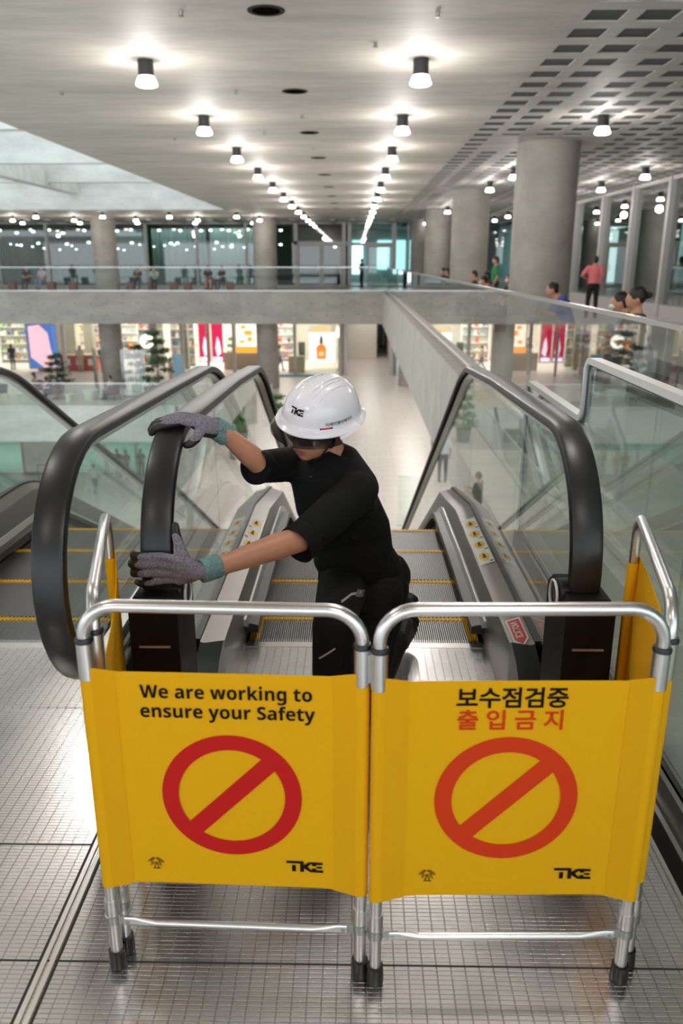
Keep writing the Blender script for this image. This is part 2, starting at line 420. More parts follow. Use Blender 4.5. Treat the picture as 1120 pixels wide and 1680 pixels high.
# ------------------------------------------------------------------ upper far wall: glazed front
mu = MB()
for x in (-21.3, -18.3, -15.35, -12.4, -9.4, -6.45, -3.45): mu.box(x - .07, x + .07, 49.6, 49.9, 0, CZ)
mu.box(-30, 2.4, 49.62, 49.85, 0, .10); mu.box(-30, 2.4, 49.62, 49.85, CZ - .08, CZ)
mu.box(-3.6, -3.38, 49.4, 49.9, 0, CZ); mu.box(-.75, -.55, 49.3, 49.9, 0, CZ); mu.box(-.42, -.22, 49.3, 49.9, 0, CZ)
mu.box(2.18, 2.42, 49.3, 49.9, 0, CZ); mu.box(3.1, 3.2, 49.5, 49.9, 0, CZ)
mu.box(-3.6, -.4, 49.4, 49.9, 2.42, 2.60); mu.box(-.5, 2.42, 49.4, 49.9, 2.36, 2.52)
struct('wall_back', mu, MULL)
def door(name, x0, x1, y, z0, z1, ajar=0):
    r = thing(name, None, None); r['kind'] = 'structure'
    f = MB(); w = .11
    f.box(x0, x0 + w, y, y + .06, z0, z1); f.box(x1 - w, x1, y, y + .06, z0, z1); f.box(x0 + w, x1 - w, y, y + .06, z0, z0 + .12); f.box(x0 + w, x1 - w, y, y + .06, z1 - .10, z1)
    f.build('door_frame', MULL, r, False)
    g = MB(); g.box(x0 + w, x1 - w, y + .02, y + .035, z0 + .12, z1 - .1); g.build('pane', GLW, r, False)
    h = MB(); h.tube([(x1 - .18, y - .05, z0 + .9), (x1 - .18, y - .05, z0 + 1.3)], .015, 8); h.build('door_handle', ALU, r)
    return r
door('door_1', -3.38, -1.98, 49.5, .02, 2.42); door('door_2', -1.96, -.76, 49.5, .02, 2.42)
door('door_3', .72, 2.16, 49.5, .02, 2.36)
g_ = MB(); g_.box(-30, -3.6, 49.72, 49.74, .1, CZ - .08); g_.box(-3.38, -.75, 49.72, 49.74, 2.6, CZ); g_.box(-.22, 2.18, 49.72, 49.74, 2.52, CZ); g_.box(2.42, 3.1, 49.72, 49.74, 0, CZ); g_.box(3.2, 8.6, 49.72, 49.74, 0, CZ)
tag(g_.build('window_2', GLW, None, False), kind='structure')
# the rooms behind: dark green-grey walls, sheer curtains, a bright blue room behind the open door
b_ = MB(); b_.box(-32, -.5, 56.0, 56.3, -.1, CZ); b_.box(-.55, -.45, 50.0, 56, 0, CZ); b_.box(8.6, 8.8, 50, 56, 0, CZ)
struct('wall_1', b_, mat('dark_room_wall', (.085, .11, .10), .8))
b_ = MB(); b_.box(-32, 9, 50, 62, -.3, 0); struct('floor', b_, mat('room_floor', (.30, .29, .26), .5))
b_ = MB(); b_.box(-32, 9, 50.2, 62, CZ, CZ + .3); struct('ceiling', b_, mat('room_ceiling', (.16, .17, .16), .8))
b_ = MB(); b_.box(-.5, 9, 60.0, 60.2, 0, CZ); b_.mi = 1
struct('wall_2', b_, mat('pale_blue_room_wall', (.30, .46, .47), .7))
w_ = MB(); w_.box(-.2, .55, 59.9, 59.97, .6, 2.9); w_.box(1.6, 3.6, 59.9, 59.97, .9, 2.9); w_.box(3.9, 5.6, 59.9, 59.97, .9, 2.9)
tag(w_.build('window_3', emis('blue_window_light', (.55, .86, .90), 1.5), None, False), kind='structure')
area_light('room_light', (1.6, 55, 3.5), 3, 6, 90, (.85, .97, 1.0))
area_light('curtain_light', (-9.5, 51.5, 3.5), 12, 1, 70, (.9, 1.0, .98))
def curtain(name, x0, x1, y, label, m, seed):
    rnd = random.Random(seed); pts = []; x = x0; i = 0
    while x < x1:
        pts.append((x, y + (.09 if i % 2 else -.09) * rnd.uniform(.5, 1.1))); x += rnd.uniform(.10, .20); i += 1
    v = [(a, b, z) for z in (.06, 3.4) for a, b in pts]; n = len(pts)
    v += [(a, b + .012, z) for z in (.06, 3.4) for a, b in pts]
    f = [(i, i + 1, n + i + 1, n + i) for i in range(n - 1)] + [(2 * n + i, 3 * n + i, 3 * n + i + 1, 2 * n + i + 1) for i in range(n - 1)]
    f += [(0, 2 * n, 3 * n, n), (n - 1, 2 * n - 1, 4 * n - 1, 3 * n - 1)]
    mb = MB(); mb.add(v, f); o = mb.build(name, m); tag(o, label, 'curtain'); return o
SHEER = mat('sheer_curtain', (.52, .57, .55), .9); DARKC = mat('dark_curtain', (.13, .165, .155), .9)
curtain('curtain', -8.9, -5.2, 51.6, 'pale sheer curtain in folds behind the far glass wall, beside the middle column', SHEER, 1)
curtain('curtain', -12.6, -9.2, 52.1, 'grey sheer curtain behind the far glass wall, behind the two seated men', mat('grey_sheer', (.30, .34, .325), .9), 2)
curtain('curtain', -30, -13.0, 52.3, 'long dark green-grey curtain behind the far glass wall at the left', DARKC, 3)

# ------------------------------------------------------------------ right glazed wall
mu = MB()
for y in (14.5, 17.3, 20.0, 22.95, 25.9, 29.0, 32.4, 36.0, 39.6, 43.2):
    mu.box(8.36, 8.62, y - .09, y + .09, 0, CZ)
mu.box(8.4, 8.62, -3, 49.9, 0, .35); mu.box(8.4, 8.62, -3, 49.9, CZ - .10, CZ)
struct('wall_right', mu, MULL)
g_ = MB(); g_.box(8.50, 8.52, -3, 49.9, .35, CZ - .1); tag(g_.build('window_4', GLW, None, False), kind='structure')
b_ = MB(); b_.box(13, 13.3, -3, 52, 0, CZ); b_.box(8.7, 13, 34, 34.2, 0, CZ); struct('wall_3', b_, mat('green_grey_room_wall', (.13, .19, .17), .8))
b_ = MB(); b_.box(8.6, 13, -3, 52, -.3, 0); struct('floor', b_, MATS['room_floor'])
b_ = MB(); b_.box(8.6, 13, -3, 52, CZ, CZ + .3); struct('ceiling', b_, MATS['room_ceiling'])
w_ = MB(); w_.box(12.9, 12.97, 30, 33.6, .5, 2.9); tag(w_.build('window_5', emis('cool_room_light', (.62, .84, .84), .5), None, False), kind='structure')

# ------------------------------------------------------------------ columns
def column(x, y, z0, z1, r, label, group=None):
    c = MB(); c.lathe((x, y, 0), [(r, z0), (r, z0 + .02), (r, z1 - .02), (r, z1)], 40)
    o = c.build('concrete_column', COLC); tag(o, label, 'column', group); return o
column(3.72, 16.8, 0, CZ + .1, .60, 'nearest and widest round concrete column on the right walkway')
column(3.72, 27.4, 0, CZ + .1, .60, 'round concrete column on the right walkway, second from the camera')
column(3.72, 37.8, 0, CZ + .1, .60, 'round concrete column on the right walkway, third from the camera')
column(3.72, 47.2, 0, CZ + .1, .60, 'round concrete column on the right walkway, fourth and farthest, by the far glass wall')
for x, w in ((-13.25, 'left of the two upper columns at the far walkway edge, beside the seated women'), (-4.75, 'right of the two upper columns at the far walkway edge, beside the glass doors')):
    column(x, 44.25, 0, CZ, .62, 'round concrete column, ' + w)
for x, w in ((-13.35, 'left of the two lower-floor columns, behind the armchairs'), (-4.75, 'right of the two lower-floor columns, behind the handrail crest')):
    column(x, 44.25, L1, -1.5, .60, 'round concrete column, ' + w)
column(3.75, 34.2, L1, -1.5, .6, 'lower-floor round concrete column under the right walkway, nearer one')
column(2.95, 45.0, L1, -1.5, .5, 'lower-floor concrete column under the right walkway, by the corridor mouth')

# ------------------------------------------------------------------ lower floor L1 and the level below
f_ = MB(); f_.box(-4.0, 14, 3.2, 70, L1 - .4, L1); f_.box(-36, -4.0, 37.94, 70, L1 - .4, L1); struct('floor', f_, FLOORT)
f_ = MB(); f_.box(-36, -4.0, 37.6, 37.95, L1 - 1.65, L1 - .003); f_.box(-4.05, -3.8, 5, 37.6, L1 - 1.65, L1 - .003)
struct('trim_8', f_, concrete('pale_parapet', (.72, .73, .70), (3.0, 1.7, (0, 2))))
f_ = MB(); f_.box(-36, -4, 3, 52, L2 - .3, L2); struct('floor', f_, tiles('lower_floor_tiles', (.55, .56, .52), 1.2, 1.2, .85))
f_ = MB(); f_.box(-36, -4, 38.0, 52, L1 - 1.66, L1 - 1.4); struct('ceiling', f_, CEIL)
f_ = MB(); f_.box(-18.9, -16.2, 44.0, 44.4, L2, L1 - 1.6); f_.box(-8.2, -4.0, 44.0, 44.4, L2, L1 - 1.6); f_.box(-36.2, -36, 3, 70, L2, CZ); f_.box(-4.0, -3.8, 5, 37.5, L2, L1 - 1.6)
struct('wall_4', f_, concrete('lower_wall_concrete', (.60, .60, .55)))
m_ = MB()
for x in (-26, -23.6, -21.2, -18.9, -15.9, -14.2, -12.4, -10.3): m_.box(x - .06, x + .06, 44.0, 44.2, L2, L1 - 1.6)
m_.box(-36, -8.2, 44.0, 44.15, L2, L2 + .12); struct('wall_5', m_, MULL)
m_ = MB(); m_.box(-36, -8.2, 44.08, 44.1, L2 + .1, L1 - 1.6); tag(m_.build('window_6', GLW, None, False), kind='structure')
m_ = MB(); m_.box(-36, -4, 51.7, 52, L2, L1 - 1.5); struct('wall_6', m_, mat('teal_room_wall', (.34, .52, .50), .7))
area_light('lower_room_light', (-20, 48, L1 - 1.8), 22, 5, 420, (.86, 1.0, .97))
area_light('lower_hall_light', (-12, 28, L1 - 1.0), .5, .5, 60, (1, .98, .92))
for x0, x1, w in ((-17.4, -16.2, 'right'), (-24, -22, 'left')):
    m_ = MB(); m_.tube([(x0, 42.3, L2), (x0, 42.3, L2 + 1.0), (x1, 42.3, L2 + 1.0), (x1, 42.3, L2)], .03, 8)
    tag(m_.build('queue_rail', mat('thin_black_rail', (.03, .03, .03), .4)), w + ' thin black queue rail on the lowest floor, in front of the glass', 'rail')

# shops: bright back wall, ceiling, side walls, floor to ceiling glass with grey mullions
SHOPC = mat('cream_shop_wall', (.80, .76, .66), .8)
s_ = MB(); s_.box(-32, 1.6, 58.5, 58.8, L1, -1.5); s_.box(-.95, -.65, 49.9, 58.5, L1, -1.5)
struct('wall_7', s_, SHOPC)
s_ = MB(); s_.box(-32, 9, 52.0, 72, -1.66, -1.46); struct('ceiling', s_, mat('white_shop_ceiling', (.8, .78, .74), .8))
m_ = MB()
for x in (-17.9, -14.75, -10.6, -7.4, -3.66, -.85): m_.box(x - .09, x + .09, 49.5, 49.75, L1, -1.5)
m_.box(-.65, -.45, 49.2, 49.9, L1, -1.5); struct('wall_8', m_, MULL)
m_ = MB(); m_.box(-30, -14.75, 49.62, 49.64, L1, -1.6); m_.box(-10.6, -9.6, 49.62, 49.64, L1, -1.6); m_.box(-3.66, -.85, 49.62, 49.64, L1, -1.6)
tag(m_.build('window_7', glass('shop_glass', (.93, .96, .94), .7), None, False), kind='structure')
for i, x in enumerate((-26, -20.5, -15, -9.5, -4.2)):
    area_light('shop_light', (x, 54.2, -1.75), 4.4, 5.5, 190, (1, .96, .88))
# wall under the right walkway and the corridor end
s_ = MB(); s_.box(5.6, 5.9, 3, 49.5, L1, -1.5); s_.box(2.4, 2.6, 49.2, 66, L1, -1.5); s_.box(-.65, -.5, 50, 66, L1, -1.5); struct('wall_9', s_, concrete('corridor_concrete', (.50, .48, .45)))
s_ = MB()
for x in (-.5, .95, 2.2): s_.box(x - .1, x + .12, 66, 66.2, L1, -1.5)
s_.box(-.6, 2.5, 66, 66.2, L1 + 2.5, L1 + 2.7); s_.box(-.6, 2.5, 66, 66.2, L1, L1 + .15); struct('wall_10', s_, MULL)
s_ = MB(); s_.box(-.6, 2.6, 66.3, 66.4, L1, -1.4); struct('wall_11', s_, mat('dark_glass_grey', (.10, .105, .10), .2))
s_ = MB(); s_.box(2.15, 2.45, 49.2, 49.6, L1, -1.5); s_.box(-.75, 2.4, 49.5, 49.7, -2.1, -1.9); struct('trim_9', s_, MULL)
area_light('corridor_light', (.9, 52, -1.8), 1.2, 14, 80, (1, .95, .9))
area_light('hall_lower_light', (2.8, 25, -1.72), 1.0, 36, 330, (1, .96, .9))

# ------------------------------------------------------------------ glass guards (each panel and rail a part)
def guard(label, pts, z0, h, width, name='glass_guard', railm=ALU, rail=(.022, .03), shoe=.10, axis='y', glassm=None):
    """pts: list of joints along the axis, other coordinate fixed"""
    r = thing(name, label, 'railing')
    a0, c = pts[0], width
    bx = (lambda mb, u0, u1, v0, v1, w0, w1: mb.box(v0, v1, u0, u1, w0, w1)) if axis == 'y' else (lambda mb, u0, u1, v0, v1, w0, w1: mb.box(u0, u1, v0, v1, w0, w1))
    for u0, u1 in zip(pts[:-1], pts[1:]):
        g = MB(); bx(g, u0 + .006, u1 - .006, c - .008, c + .008, z0 + .02, z0 + h - .01); g.build('glass_panel', glassm or GL, r, False)
    m = MB(); bx(m, pts[0], pts[-1], c - rail[0], c + rail[0], z0 + h - rail[1], z0 + h); m.build('top_rail', railm, r, False)
    m = MB(); bx(m, pts[0], pts[-1], c - .035, c + .035, z0, z0 + shoe); m.build('base_channel', railm, r, False)
    return r
guard('long glass guard along the right walkway above the concrete parapet', [1.2, 4.35, 7.6, 10.9, 14.2, 17.5, 20.8, 24.1, 27.4, 30.7, 34.0, 37.3, 40.6, 42.7], 0, 1.19, 1.665, glassm=GLT, rail=(.02, .028), shoe=.045)
guard('glass guard across the front edge of the far walkway', [-32 + i * 3.3 for i in range(11)] + [1.6], 0, 1.2, 42.8, axis='x', glassm=GLF, rail=(.02, .03), shoe=.04)
guard('glass guard on the lower floor edge beside the armchairs', [-36 + i * 2.9 for i in range(11)] + [-4.1], L1, 1.15, 37.85, axis='x', rail=(.02, .03), shoe=.05)
guard('glass guard along the lower floor opening, running away on the left of the corridor', [14, 17, 20, 23, 26, 29, 32, 35, 37.8], L1, 1.15, -3.9, rail=(.02, .03), shoe=.05)
guard('small free-standing glass screen on the lower floor at the escalator foot', [1.15, 1.80], L1, 1.35, 20.1, axis='x', rail=(.012, .015), shoe=.03)
# stepped guard beside the right escalator
r = thing('stepped_glass_guard', 'stepped white-capped glass guard between the right escalator and the walkway ledge', 'railing')
X = .905
def gpanel(y0, y1, z1):
    g = MB(); g.box(X - .008, X + .008, y0, y1, .03, z1); g.build('glass_panel', GLT, r, False)
gpanel(-1.0, .8, 1.12); gpanel(.81, 2.05, 1.12); gpanel(2.06, 3.08, 1.12); gpanel(3.09, 4.12, .885)
def rp(y0, z0, y1, z1, R=.05):  # rounded Z-shaped cap
    out = []
    for a in range(7): t = a / 6 * PI / 2; out.append((y0 - R + math.sin(t) * R, z0 - R + math.cos(t) * R))
    for a in range(7): t = a / 6 * PI / 2; out.append((y0 + R - math.cos(t) * R, z1 + R - math.sin(t) * R))
    return out
path = [(X, -1.0, 1.14)] + [(X, a, b) for a, b in rp(3.10, 1.14, 3.10, .905)] + [(X, 4.09, .905), (X, 4.115, .90), (X, 4.125, .88), (X, 4.125, .03)]
m = MB(); m.sweep(path, [(-.021, -.012), (-.021, .012), (.021, .012), (.021, -.012)]); m.build('top_cap', WHITE, r)
m = MB(); m.sweep(path, [(-.011, -.020), (-.011, -.012), (.011, -.012), (.011, -.020)]); m.build('cap_gasket', mat('blue_grey_gasket', (.10, .14, .17), .4), r)
m = MB(); m.box(.878, .893, -1, 4.15, -.01, .10); m.box(.917, .932, -1, 4.15, -.01, .10); m.box(.893, .917, -1, 4.15, -.01, .03); m.build('base_channel', STEELD, r, False)

# ------------------------------------------------------------------ ceiling lamps
LAMPB = mat('lamp_black', (.02, .018, .02), .4); GLOW = emis('lamp_glow', (1, .97, .93), 9)
def lamp0():
    t = thing('ceiling_lamp', '', 'lamp')
    m = MB(); m.lathe((0, 0, 0), [(.03, -.17), (.084, -.17), (.088, -.14), (.088, 0), (.03, 0)], 20); m.build('lamp_body', LAMPB, t)
    m = MB(); m.lathe((0, 0, 0), [(.02, -.275), (.095, -.272), (.118, -.262), (.122, -.250), (.105, -.205), (.086, -.168), (.02, -.166)], 22); m.build('lamp_glass', GLOW, t)
    return t
l0 = lamp0(); LD = bpy.data.lights.new('lamp_light', 'POINT'); LD.energy = LAMP_W; LD.color = (1, .945, .905); LD.shadow_soft_size = .11
used = [0]
def place_lamp(x, y, label, group, light=True):
    t = l0 if not used[0] else dup(l0)
    if used[0] == 0: used[0] = 1
    t.location = (x, y, CZ); t['label'] = label; t['group'] = group
    if light:
        o = bpy.data.objects.new('lamp_light', LD); COL.objects.link(o); o.location = (x, y, CZ - .52)
    return t
ROWS = ((.727, 12, 'right centre row', 0), (-2.36, 12, 'left centre row', 0))
for x, n, w, k0 in ROWS:
    for k in range(k0, n): place_lamp(x, 10.0 + 3.62 * k, f'black cylinder ceiling lamp, {ORD[k]} from the front in the {w}', 'ceiling lamps in the long rows', k < 8)
for k in (1, 3, 4, 6, 7, 9, 10): place_lamp(3.84, 10.05 + 3.62 * k, f'lamp under the coffered ceiling, {ORD[k-1]} from the front in the column row', 'lamps under the coffered ceiling', k < 8)
for k in range(3, 10): place_lamp(7.0, 10.05 + 3.62 * k, f'lamp under the coffered ceiling, {ORD[k-3]} from the front in the window row', 'lamps under the coffered ceiling', k < 7)
for i, y in enumerate((39.0, 42.2, 45.2)):
    for j in range(6):
        place_lamp(-5.46 - 3.1 * j + (i % 2) * .7, y, f'lamp over the far walkway, {ORD[j]} from the right in the {("front", "middle", "back")[i]} line', 'lamps over the far walkway', i == 1)
# lights before and beside the camera belong to the same lamp grid
for x, y, w in ((.727, 2.76, 'over the landing, right'), (-2.36, 2.76, 'over the landing, left'), (.727, 6.38, 'over the escalator top, right'), (-2.36, 6.38, 'over the escalator top, left'), (-2.36, -.9, 'behind the camera, left'), (.727, -.9, 'behind the camera, right'), (3.84, 6.4, 'under the coffers beside the escalator')):
    place_lamp(x, y, 'black cylinder ceiling lamp ' + w, 'ceiling lamps in the long rows')
# lamps inside the far rooms, seen through the glass
SG = emis('room_lamp_glow', (.92, .98, 1), 6)
m = MB(); m.lathe((0, 0, 0), [(.02, -.10), (.085, -.09), (.10, -.05), (.07, 0), (.02, 0)], 12); rl0 = m.build('room_lamp', SG)
tag(rl0, '', 'lamp', 'lamps in the room behind the far glass'); rn = 0
rnd = random.Random(4)
for row, yy in enumerate((50.5, 51.1)):
    for j in range(24):
        if yy > 51 and j % 3 == 0: continue
        o = rl0 if rn == 0 else dup(rl0); rn += 1
        o.location = (-27.5 + j * 1.0 + rnd.uniform(-.3, .3), yy + rnd.uniform(-.3, .3), CZ - .28 - row * .75 - rnd.uniform(0, .25))
        o['label'] = 'small bright lamp hanging inside the room behind the far glass wall'
for j in range(34):
    o = dup(rl0); o.location = (-28 + j * .74 + rnd.uniform(-.25, .25), 50.9 + rnd.uniform(-.4, .5), 2.38 + rnd.uniform(-.22, .16)); o.scale = (.62, .62, .62)
    o['label'] = 'tiny bright lamp in the low cluster behind the far glass wall'; o['group'] = 'low cluster of lamps behind the far glass'
# dark round vents and sprinkler heads
v0 = thing('ceiling_vent', '', 'vent', group='round ceiling vents')
m = MB(); m.lathe((0, 0, 0), [(.17, -.006), (.17, 0), (.12, .0), (.13, -.008)], 28, None, True); m.build('vent_ring', mat('dark_grey_ring', (.03, .026, .022), .9, spec=.1), v0)
m = MB(); m.lathe((0, 0, 0), [(.128, -.006), (.128, -.001)], 24); m.build('vent_opening', mat('vent_black', (.004, .004, .004), 1, spec=0), v0)
for k in range(9):
    o = v0 if k == 0 else dup(v0); o.location = (-.81, 8.18 + 3.58 * k, CZ); o['label'] = f'dark round ceiling vent, {ORD[k]} from the front in the line between the lamp rows'
m = MB(); m.cyl((0, 0, 0), (0, 0, -.035), .022, .014, 10); m.cyl((0, 0, -.035), (0, 0, -.045), .026, .026, 10); sp = m.build('sprinkler_head', mat('grey_metal', (.22, .22, .2), .4, .6))
tag(sp, '', 'sprinkler', 'ceiling sprinkler heads')
for i, (x, y, w) in enumerate(((-1.58, 8.19, 'nearest, left of the nearest vent'), (.74, 8.26, 'in front of the nearest right lamp'), (-3.9, 11.7, 'far left, beyond the nearest left lamp'), (-1.586, 11.7, 'beside the second vent'), (-.83, 13.59, 'between the second and third vent'), (-3.3, 15.9, 'left of the third left lamp'), (.2, 9.3, 'close left of the nearest right lamp'), (-1.6, 15.3, 'beside the third vent'), (-.83, 17.2, 'between the third and fourth vent'))):
    o = sp if i == 0 else dup(sp); o.location = (x, y, CZ); o['label'] = 'small sprinkler head on the ceiling, ' + w

# ------------------------------------------------------------------ escalators
SL = .50                                   # fall of the incline per metre
def drop(y, y0, R=1.3):
    """height lost along the run: flat, a short curve, then the incline"""
    a = math.atan(SL); d = y - y0
    if d <= 0: return 0.0
    if d < R * math.sin(a): return R - math.sqrt(R * R - d * d)
    return R - R * math.cos(a) + (d - R * math.sin(a)) * SL
YEND = 13.6
def ys_from(y0, y1, yc):
    out = []; y = y0
    while y < y1:
        out.append(y); y += .10 if yc - .2 < y < yc + 1.0 else .8
    return out + [y1]
def belt_path(yf, top=1.03, R=.36, full=False, zlow=.30, yc=4.05):
    """handrail centre line in (y, z): newel curve, flat run, crest, incline"""
    cy, cz = yf + R, top - R; out = []
    if full:
        for i in range(19):
            a = PI * 1.5 - PI * (i / 18)      # from the underside of the newel round the front to the top
            out.append((cy + R * math.cos(a), cz + R * math.sin(a)))
        out = [(cy + .5, cz - R)] + out
    else:
        out = [(yf, zlow), (yf, cz - .12)]
        for i in range(15):
            a = PI - PI / 2 * (i / 14); out.append((cy + R * math.cos(a), cz + R * math.sin(a)))
    out += [(y, top - .030 * (y - cy) - drop(y, yc)) for y in ys_from(cy + .3, YEND, yc)]
    return out
BELT = [(-.043, -.014), (-.045, 0), (-.040, .010), (-.030, .0145), (.030, .0145), (.040, .010), (.045, 0), (.043, -.014), (.034, -.019), (.026, -.006), (-.026, -.006), (-.034, -.019)]
DECKY = 4.35
def escalator(name, label, xc, yf, comb, full, hw=.485, hx=.585, stickers=True):
    E_ = thing(name, label, 'escalator')
    for s in (-1, 1):
        x = xc + s * hx
        m = MB(); m.sweep([(x, y, z) for y, z in belt_path(yf, full=full)], BELT); m.build('handrail', RUB, E_)
        m = MB(); tp = belt_path(yf + .028, top=1.004, R=.332, full=full)
        m.sweep([(x, y, z) for y, z in tp], [(-.020, -.014), (-.020, 0), (.020, 0), (.020, -.014)]); m.build('handrail_track', ALU, E_)
        # glass panels between belt and deck, with joints
        cuts = [yf + .34, 3.0, 4.2, 5.6, 7.2, 9.0, 10.8, 12.4, YEND]
        zt = lambda y: 1.0 - .030 * (y - yf - .36) - drop(y, 4.05)
        zb = lambda y: .20 - drop(y, DECKY)
        cy, cz, R = yf + .36, .67, .345
        v = []; lst = [(cy + R * math.cos(PI - PI / 2 * i / 10), cz + R * math.sin(PI - PI / 2 * i / 10)) for i in range(11)]
        poly = [(cuts[1] - .004, zb(cuts[1])), (yf + (.10 if full else .30), .20)] + ([(cy + R * math.cos(PI * 1.3), cz + R * math.sin(PI * 1.3))] if full else []) + [(a, b) for a, b in lst] + [(cuts[1] - .004, zt(cuts[1]))]
        m = MB(); n = len(poly)
        m.add([(x - .005, a, b) for a, b in poly] + [(x + .005, a, b) for a, b in poly], [tuple(range(n)), tuple(range(2 * n - 1, n - 1, -1))] + [(i, (i + 1) % n, n + (i + 1) % n, n + i) for i in range(n)])
        m.build('glass_panel', GL, E_, False)
        for a, b in zip(cuts[1:-1], cuts[2:]):
            m = MB(); yy = ys_from(a + .004, b - .004, 4.2); R_ = [[(x - .005, y, zb(y)), (x + .005, y, zb(y)), (x + .005, y, zt(y)), (x - .005, y, zt(y))] for y in yy]
            m.rings(R_); m.build('glass_panel', GL, E_, False)
        # decks: inner and outer sloping covers, black glass seal between
        dp = lambda y: (y, -drop(y, DECKY, 1.0))
        dk = yf + (.75 if full else .42); yy = ys_from(dk, YEND, DECKY)
        def strip(nm, prof, mm, yy=yy):
            m = MB(); m.rings([[(xc + s * a, y, b + dp(y)[1]) for a, b in prof] for y in yy]); return m.build(nm, mm, E_)
        strip('inner_deck', [(hx - .012, .262), (hx - .090, .238), (hx - .096, .222), (hw + .005, .03), (hw + .004, -.5), (hx - .014, -.5)], STEEL)
        strip('outer_deck', [(hx + .012, .262), (hx + .075, .25), (hx + .082, .235), (hx + .082, -.5), (hx + .012, -.5)], STEELD)
        strip('glass_seal', [(hx - .016, .24), (hx - .016, .272), (hx + .016, .272), (hx + .016, .24)], RUB2)
        yb = ys_from(comb - .04, YEND, DECKY)
        strip('brush_holder', [(hw - .012, .085), (hw - .004, .115), (hw + .012, .118), (hw + .012, .088)], mat('light_strip_metal', (.62, .62, .60), .35, .7), [y for y in yb])
        strip('skirt_brush', [(hw - .050, .045), (hw - .050, .078), (hw + .006, .09), (hw + .006, .045)], RUB2, [y + .03 for y in yb])
        # black moulded end cap of the decks
        for t, (x0, x1) in enumerate(((hx - .098, hx - .017), (hx + .015, hx + .084))):
            m = MB(); prof = [(dk + .01, .0), (dk + .01, .262), (dk - .01, .272), (dk - .10, .245), (dk - .20, .18), (dk - .24, .13), (dk - .25, 0)]
            n = len(prof); m.add([(xc + s * x0, a, b) for a, b in prof] + [(xc + s * x1, a, b - .012) for a, b in prof], [tuple(range(n)), tuple(range(2 * n - 1, n - 1, -1))] + [(i, (i + 1) % n, n + (i + 1) % n, n + i) for i in range(n)])
            m.build('end_cap', RUB2, E_)
        m = MB(); m.box(*sorted((xc + s * (hx - .025), xc + s * (hx + .02))), dk - .26, dk, 0, .215); m.build('end_cap', RUB2, E_)
        m = MB(); m.lathe((xc + s * (hx - .048), dk - .245, .075), [(.003, -.012), (.022, -.012), (.022, .0), (.003, .004)], 16, Matrix.Rotation(PI / 2, 3, 'X')); m.build('stop_button', mat('stop_button_red', (.55, .02, .015), .35), E_)
        # handrail inlet post and the black round inlet cap beside it
        if not full:
            m = MB(); bw = .066; x0, x1, y0, y1 = x - bw, x + bw, yf - .085, yf + .13
            m.add([(x0, y0, 0), (x1, y0, 0), (x1, y1, 0), (x0, y1, 0), (x0, y0 + .004, .615), (x1, y0 + .004, .615), (x1, y1, .615), (x0, y1, .615), (x0 + .012, y0 + .022, .638), (x1 - .012, y0 + .022, .638), (x1 - .012, y1 - .01, .638), (x0 + .012, y1 - .01, .638)],
                  [(0, 1, 2, 3), (0, 1, 5, 4), (1, 2, 6, 5), (2, 3, 7, 6), (3, 0, 4, 7), (4, 5, 9, 8), (5, 6, 10, 9), (6, 7, 11, 10), (7, 4, 8, 11), (8, 9, 10, 11)])
            inl = m.build('inlet_post', DBRN, E_)
            m = MB(); m.box(x - .042, x + .042, y0 - .002, y0 + .004, .497, .502); m.build('silver_line', mat('silver_line', (.45, .36, .30), .4, .3), inl, False)
            m = MB(); cx = xc + s * (hx - .034); m.lathe((cx, yf + .03, .612), [(.004, -.03), (.042, -.03), (.047, -.022), (.047, .03), (.030, .034), (.004, .034)], 28, Matrix.Rotation(-s * PI / 2, 3, 'Y')); m.box(*sorted((cx, x)), yf - .01, yf + .06, .58, .645)
            ic = m.build('inlet_cap', RUB2, E_)
            m = MB(); m.lathe((cx - s * .036, yf + .03, .612), [(.041, 0), (.045, .003), (.045, .006), (.041, .008), (.039, .004)], 30, Matrix.Rotation(-s * PI / 2, 3, 'Y'), True); m.build('white_ring', WHITE, ic)
        # stickers on the inner deck
        if stickers:
            nrm = (.063, .024)
            def on(u, v, yb_=3.23):   # u across (0 inner..1 outer), v along
                return Vector((xc + s * (hx - .084 + .066 * u), yb_ + v, .2395 + .0225 * u + .0012))
            pl = flat('pictogram_sticker', [[(.04, 0), (.96, 0), (.96, .62), (.04, .62)]], mat('sticker_white', (.78, .78, .76), .5), E_, on)
            for q in range(4):
                vv = .085 + q * .15
                el = lambda k, ru, rv: [(.48 + ru * math.cos(2 * PI * a / 20), vv + rv * math.sin(2 * PI * a / 20)) for a in range(20)]
                up = lambda p, d: (lambda u, v: on(u, v) + Vector((0, 0, d)))
                flat('sticker_disc', [el(0, .36, .045)], YEL, pl, up(0, .0006))
                flat('sticker_pictogram', [[(.40, vv + .022), (.56, vv + .022), (.56, vv + .003), (.40, vv + .003)], [(.34, vv - .002), (.62, vv - .002), (.58, vv - .016), (.38, vv - .016)], [(.44, vv + .032), (.52, vv + .032), (.52, vv + .024), (.44, vv + .024)]], BLACKINK, pl, up(0, .0012))
                flat('sticker_line', [[(.70, vv - .058), (.92, vv - .058), (.92, vv - .063), (.70, vv - .063)], [(.66, vv - .066), (.92, vv - .066), (.92, vv - .070), (.66, vv - .070)]], BLACKINK, pl, up(0, .0010))
